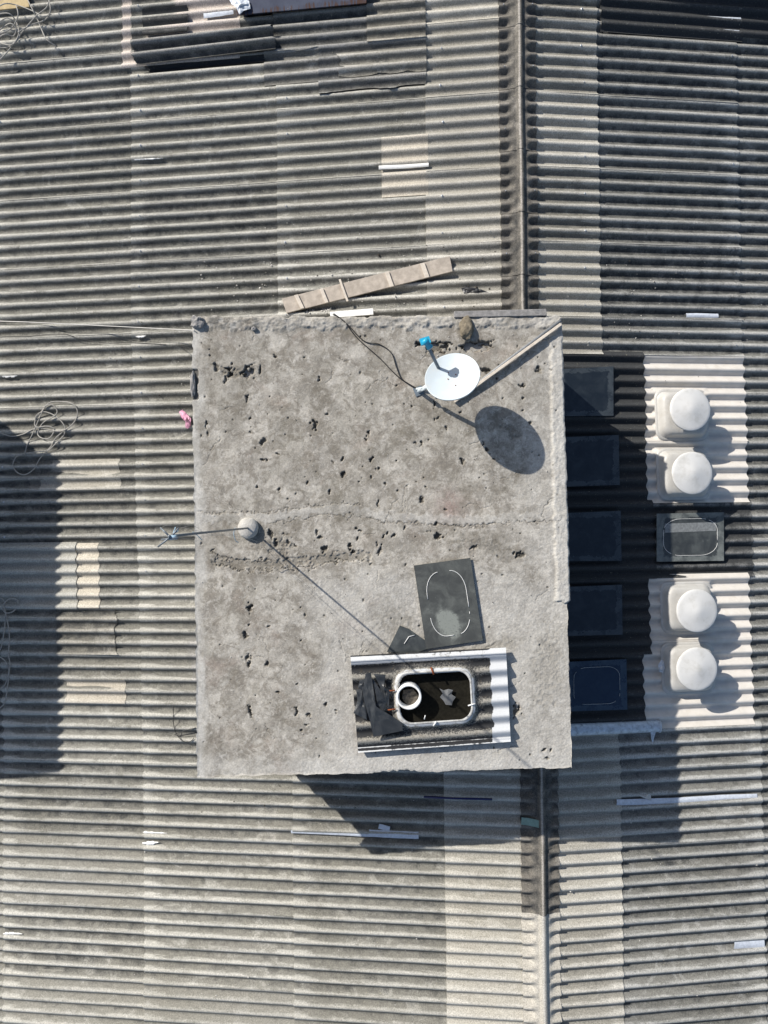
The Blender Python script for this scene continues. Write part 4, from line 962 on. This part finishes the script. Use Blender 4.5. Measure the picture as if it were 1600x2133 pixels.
for (a, b, w) in (((898, 1390), (904, 1405), .012), ((804, 1440), (823, 1438), .009), ((808, 1479), (824, 1477), .009), ((975, 1470), (990, 1466), .008), ((903, 1512), (909, 1503), .009), ((884, 1498), (886, 1490), .006)):
    tube('fixing_lug', [sl(a[0], a[1], H0 + .07), sl(b[0], b[1], H0 + .085)], w, M_RUST if a[0] < 903 and a[0] != 884 else M_WHITE, vs, 6)
# floor inside: dirt, coloured near black for the opening's deep shade
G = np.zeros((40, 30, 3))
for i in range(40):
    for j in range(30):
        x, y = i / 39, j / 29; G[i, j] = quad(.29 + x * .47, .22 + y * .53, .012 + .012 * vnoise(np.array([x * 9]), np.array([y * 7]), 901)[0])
dirt = grid('shaded_dirt_floor', G, M_DIRT_SHADE, vs, .004)
# pipe ring standing in the opening
pc = sl(852, 1452, .20); pr = .148; M_PVC = plain('white_pipe', (.78, .78, .76), .4, .05, 20, .4, dirt=(.5, .48, .44), dirt_amt=.4, bump=.03)
pipe = tag(empty('pipe_collar', Vector((pc.x, pc.y, ZS + .03))), 'white pipe ring standing in the opening of the loose vent base', 'pipe')
def pcirc(r, h, n=40): return [Vector((pc.x + r * math.cos(2 * math.pi * k / n), pc.y + r * math.sin(2 * math.pi * k / n), ZS + h)) for k in range(n)]
loft('ring', [pcirc(pr, .03), pcirc(pr, .198), pcirc(pr - .003, .204), pcirc(pr - .021, .204), pcirc(pr - .024, .198), pcirc(pr - .024, .03)], M_PVC, pipe, False)
# dark shards
def shard(pts, h, seed, label, amp=.03, mat=None):
    return crumple('plastic_shard', pts, mat or M_SHARD, label, 'shard', base=sl, h=h, amp=amp, seed=seed, fold=14.0)
def qz(pts): return [(680 + x / 3.556, 1280 + y / 3.556) for x, y in pts]
shard(qz([(290, 440), (330, 430), (350, 560), (330, 700), (390, 810), (560, 800), (565, 860), (350, 905), (320, 780), (280, 640), (270, 560)]), .19, 21, 'long dark folded shard on the left end of the vent base', .025)
shard(qz([(340, 470), (400, 560), (450, 640), (420, 740), (370, 790), (330, 700), (350, 600)]), .17, 22, 'black shard right of the long folded one on the vent base', .04)
shard(qz([(220, 560), (270, 540), (300, 700), (300, 780), (200, 730), (230, 640)]), .16, 23, 'black shard at the left rim of the vent base', .04)
shard(qz([(350, 440), (440, 445), (420, 520), (470, 570), (460, 700), (400, 540)]), .17, 24, 'grey shard next to the left lugs of the vent base', .03)
shard(qz([(245, 490), (300, 470), (280, 560), (235, 545)]), .17, 25, 'small black shard at the upper left of the vent base', .03)
M_GSH = plain('grey_flake', (.13, .135, .14), .7, .25, 25, .3)
shard(qz([(838, 548), (868, 562), (905, 552), (938, 560), (925, 590), (958, 612), (938, 640), (928, 672), (885, 668), (868, 640), (842, 612), (862, 585)]), .06, 26, 'grey flake lying inside the opening of the vent base', .02, M_GSH)
shard(qz([(570, 560), (640, 550), (680, 600), (660, 660), (600, 680), (560, 620)]), .06, 27, 'dark flake lying inside the white pipe ring', .05, plain('brown_flake', (.12, .105, .085), .8, .3, 25, .3))

# ------------------------------------------------------------------ grit and crumbs
M_GRIT = plain('pale_grit', (.55, .53, .49), .9, .3, 80, .2, bump=0)
M_GRIT2 = plain('dark_grit', (.07, .06, .05), .9, .4, 80, .2, bump=0)
def grit(name, mat, regions, label, seed):
    rg = random.Random(seed); V = []; Fc = []
    octf = [(0, 2, 4), (2, 1, 4), (1, 3, 4), (3, 0, 4), (2, 0, 5), (1, 2, 5), (3, 1, 5), (0, 3, 5)]
    for (x0, y0, x1, y1, n, smin, smax, base, h) in regions:
        for _ in range(n):
            p = base(rg.uniform(x0, x1), rg.uniform(y0, y1), 0)
            if base is at:
                v = uv_xy(p.x, p.y)[1]; p.z += float(wave(v)) + .012
            r = rg.uniform(smin, smax) * (1 if rg.random() > .1 else 1.6); b = len(V); a = rg.uniform(0, 3)
            for (x, y, z) in ((1, 0, 0), (-1, .1, 0), (0, 1, 0), (.1, -1, 0), (0, 0, .8), (0, 0, -.8)):
                s_ = r * rg.uniform(.6, 1.2); V.append((p.x + s_ * (x * math.cos(a) - y * math.sin(a)), p.y + s_ * (x * math.sin(a) + y * math.cos(a)), p.z + r * .5 + z * s_))
            Fc += [tuple(b + k for k in f) for f in octf]
    o = mesh(name, V, Fc, mat); tag(o, label, 'grit', kind='stuff')
grit('pale_grit', M_GRIT, [(410, 540, 900, 650, 130, .005, .014, at, 0), (640, 640, 690, 655, 25, .01, .02, at, 0), (1180, 540, 1590, 720, 60, .005, .013, at, 0), (540, 440, 1050, 560, 60, .004, .011, at, 0),
     (0, 640, 400, 830, 40, .005, .012, at, 0), (10, 1640, 900, 2120, 90, .004, .009, at, 0), (1150, 1620, 1590, 2120, 30, .005, .012, at, 0), (420, 690, 1160, 1590, 120, .003, .008, sl, 0), (10, 10, 1060, 400, 60, .004, .009, at, 0)], 'pale crumbs of mortar scattered over the sheets and slab', 1)
grit('dark_grit', M_GRIT2, [(560, 500, 1050, 650, 60, .005, .014, at, 0), (1180, 480, 1590, 730, 40, .006, .015, at, 0), (0, 640, 400, 830, 25, .006, .012, at, 0), (420, 1630, 900, 1700, 25, .006, .014, at, 0), (1350, 740, 1550, 1040, 14, .006, .012, at, 0), (420, 690, 1160, 1590, 60, .003, .008, sl, 0)], 'dark crumbs scattered over the sheets and slab', 2)

# stray wire ends beside the tower
for (L, lab) in (([(408, 1516), (385, 1522), (364, 1530), (380, 1531), (408, 1525)], 'bent stiff wire sticking out from the lower left edge of the tower'),
                 ([(362, 1470), (361, 1500), (366, 1525), (380, 1543), (395, 1545), (404, 1538)], 'thin curled wire below the bent one at the lower left of the tower')):
    o = tube('wire_end', catmull([at(x, y, .06) for x, y in L], 6), .005, M_BLKC, None, 6); tag(o, lab, 'wire')

crumple('plastic_sheet', [(476, -6), (500, -9), (519, 2), (522, 18), (508, 22), (499, 30), (491, 14), (482, 8)], M_TAPE, 'crumpled bluish white plastic at the left end of the steel panel', 'plastic', h=.20, amp=.05, seed=8)
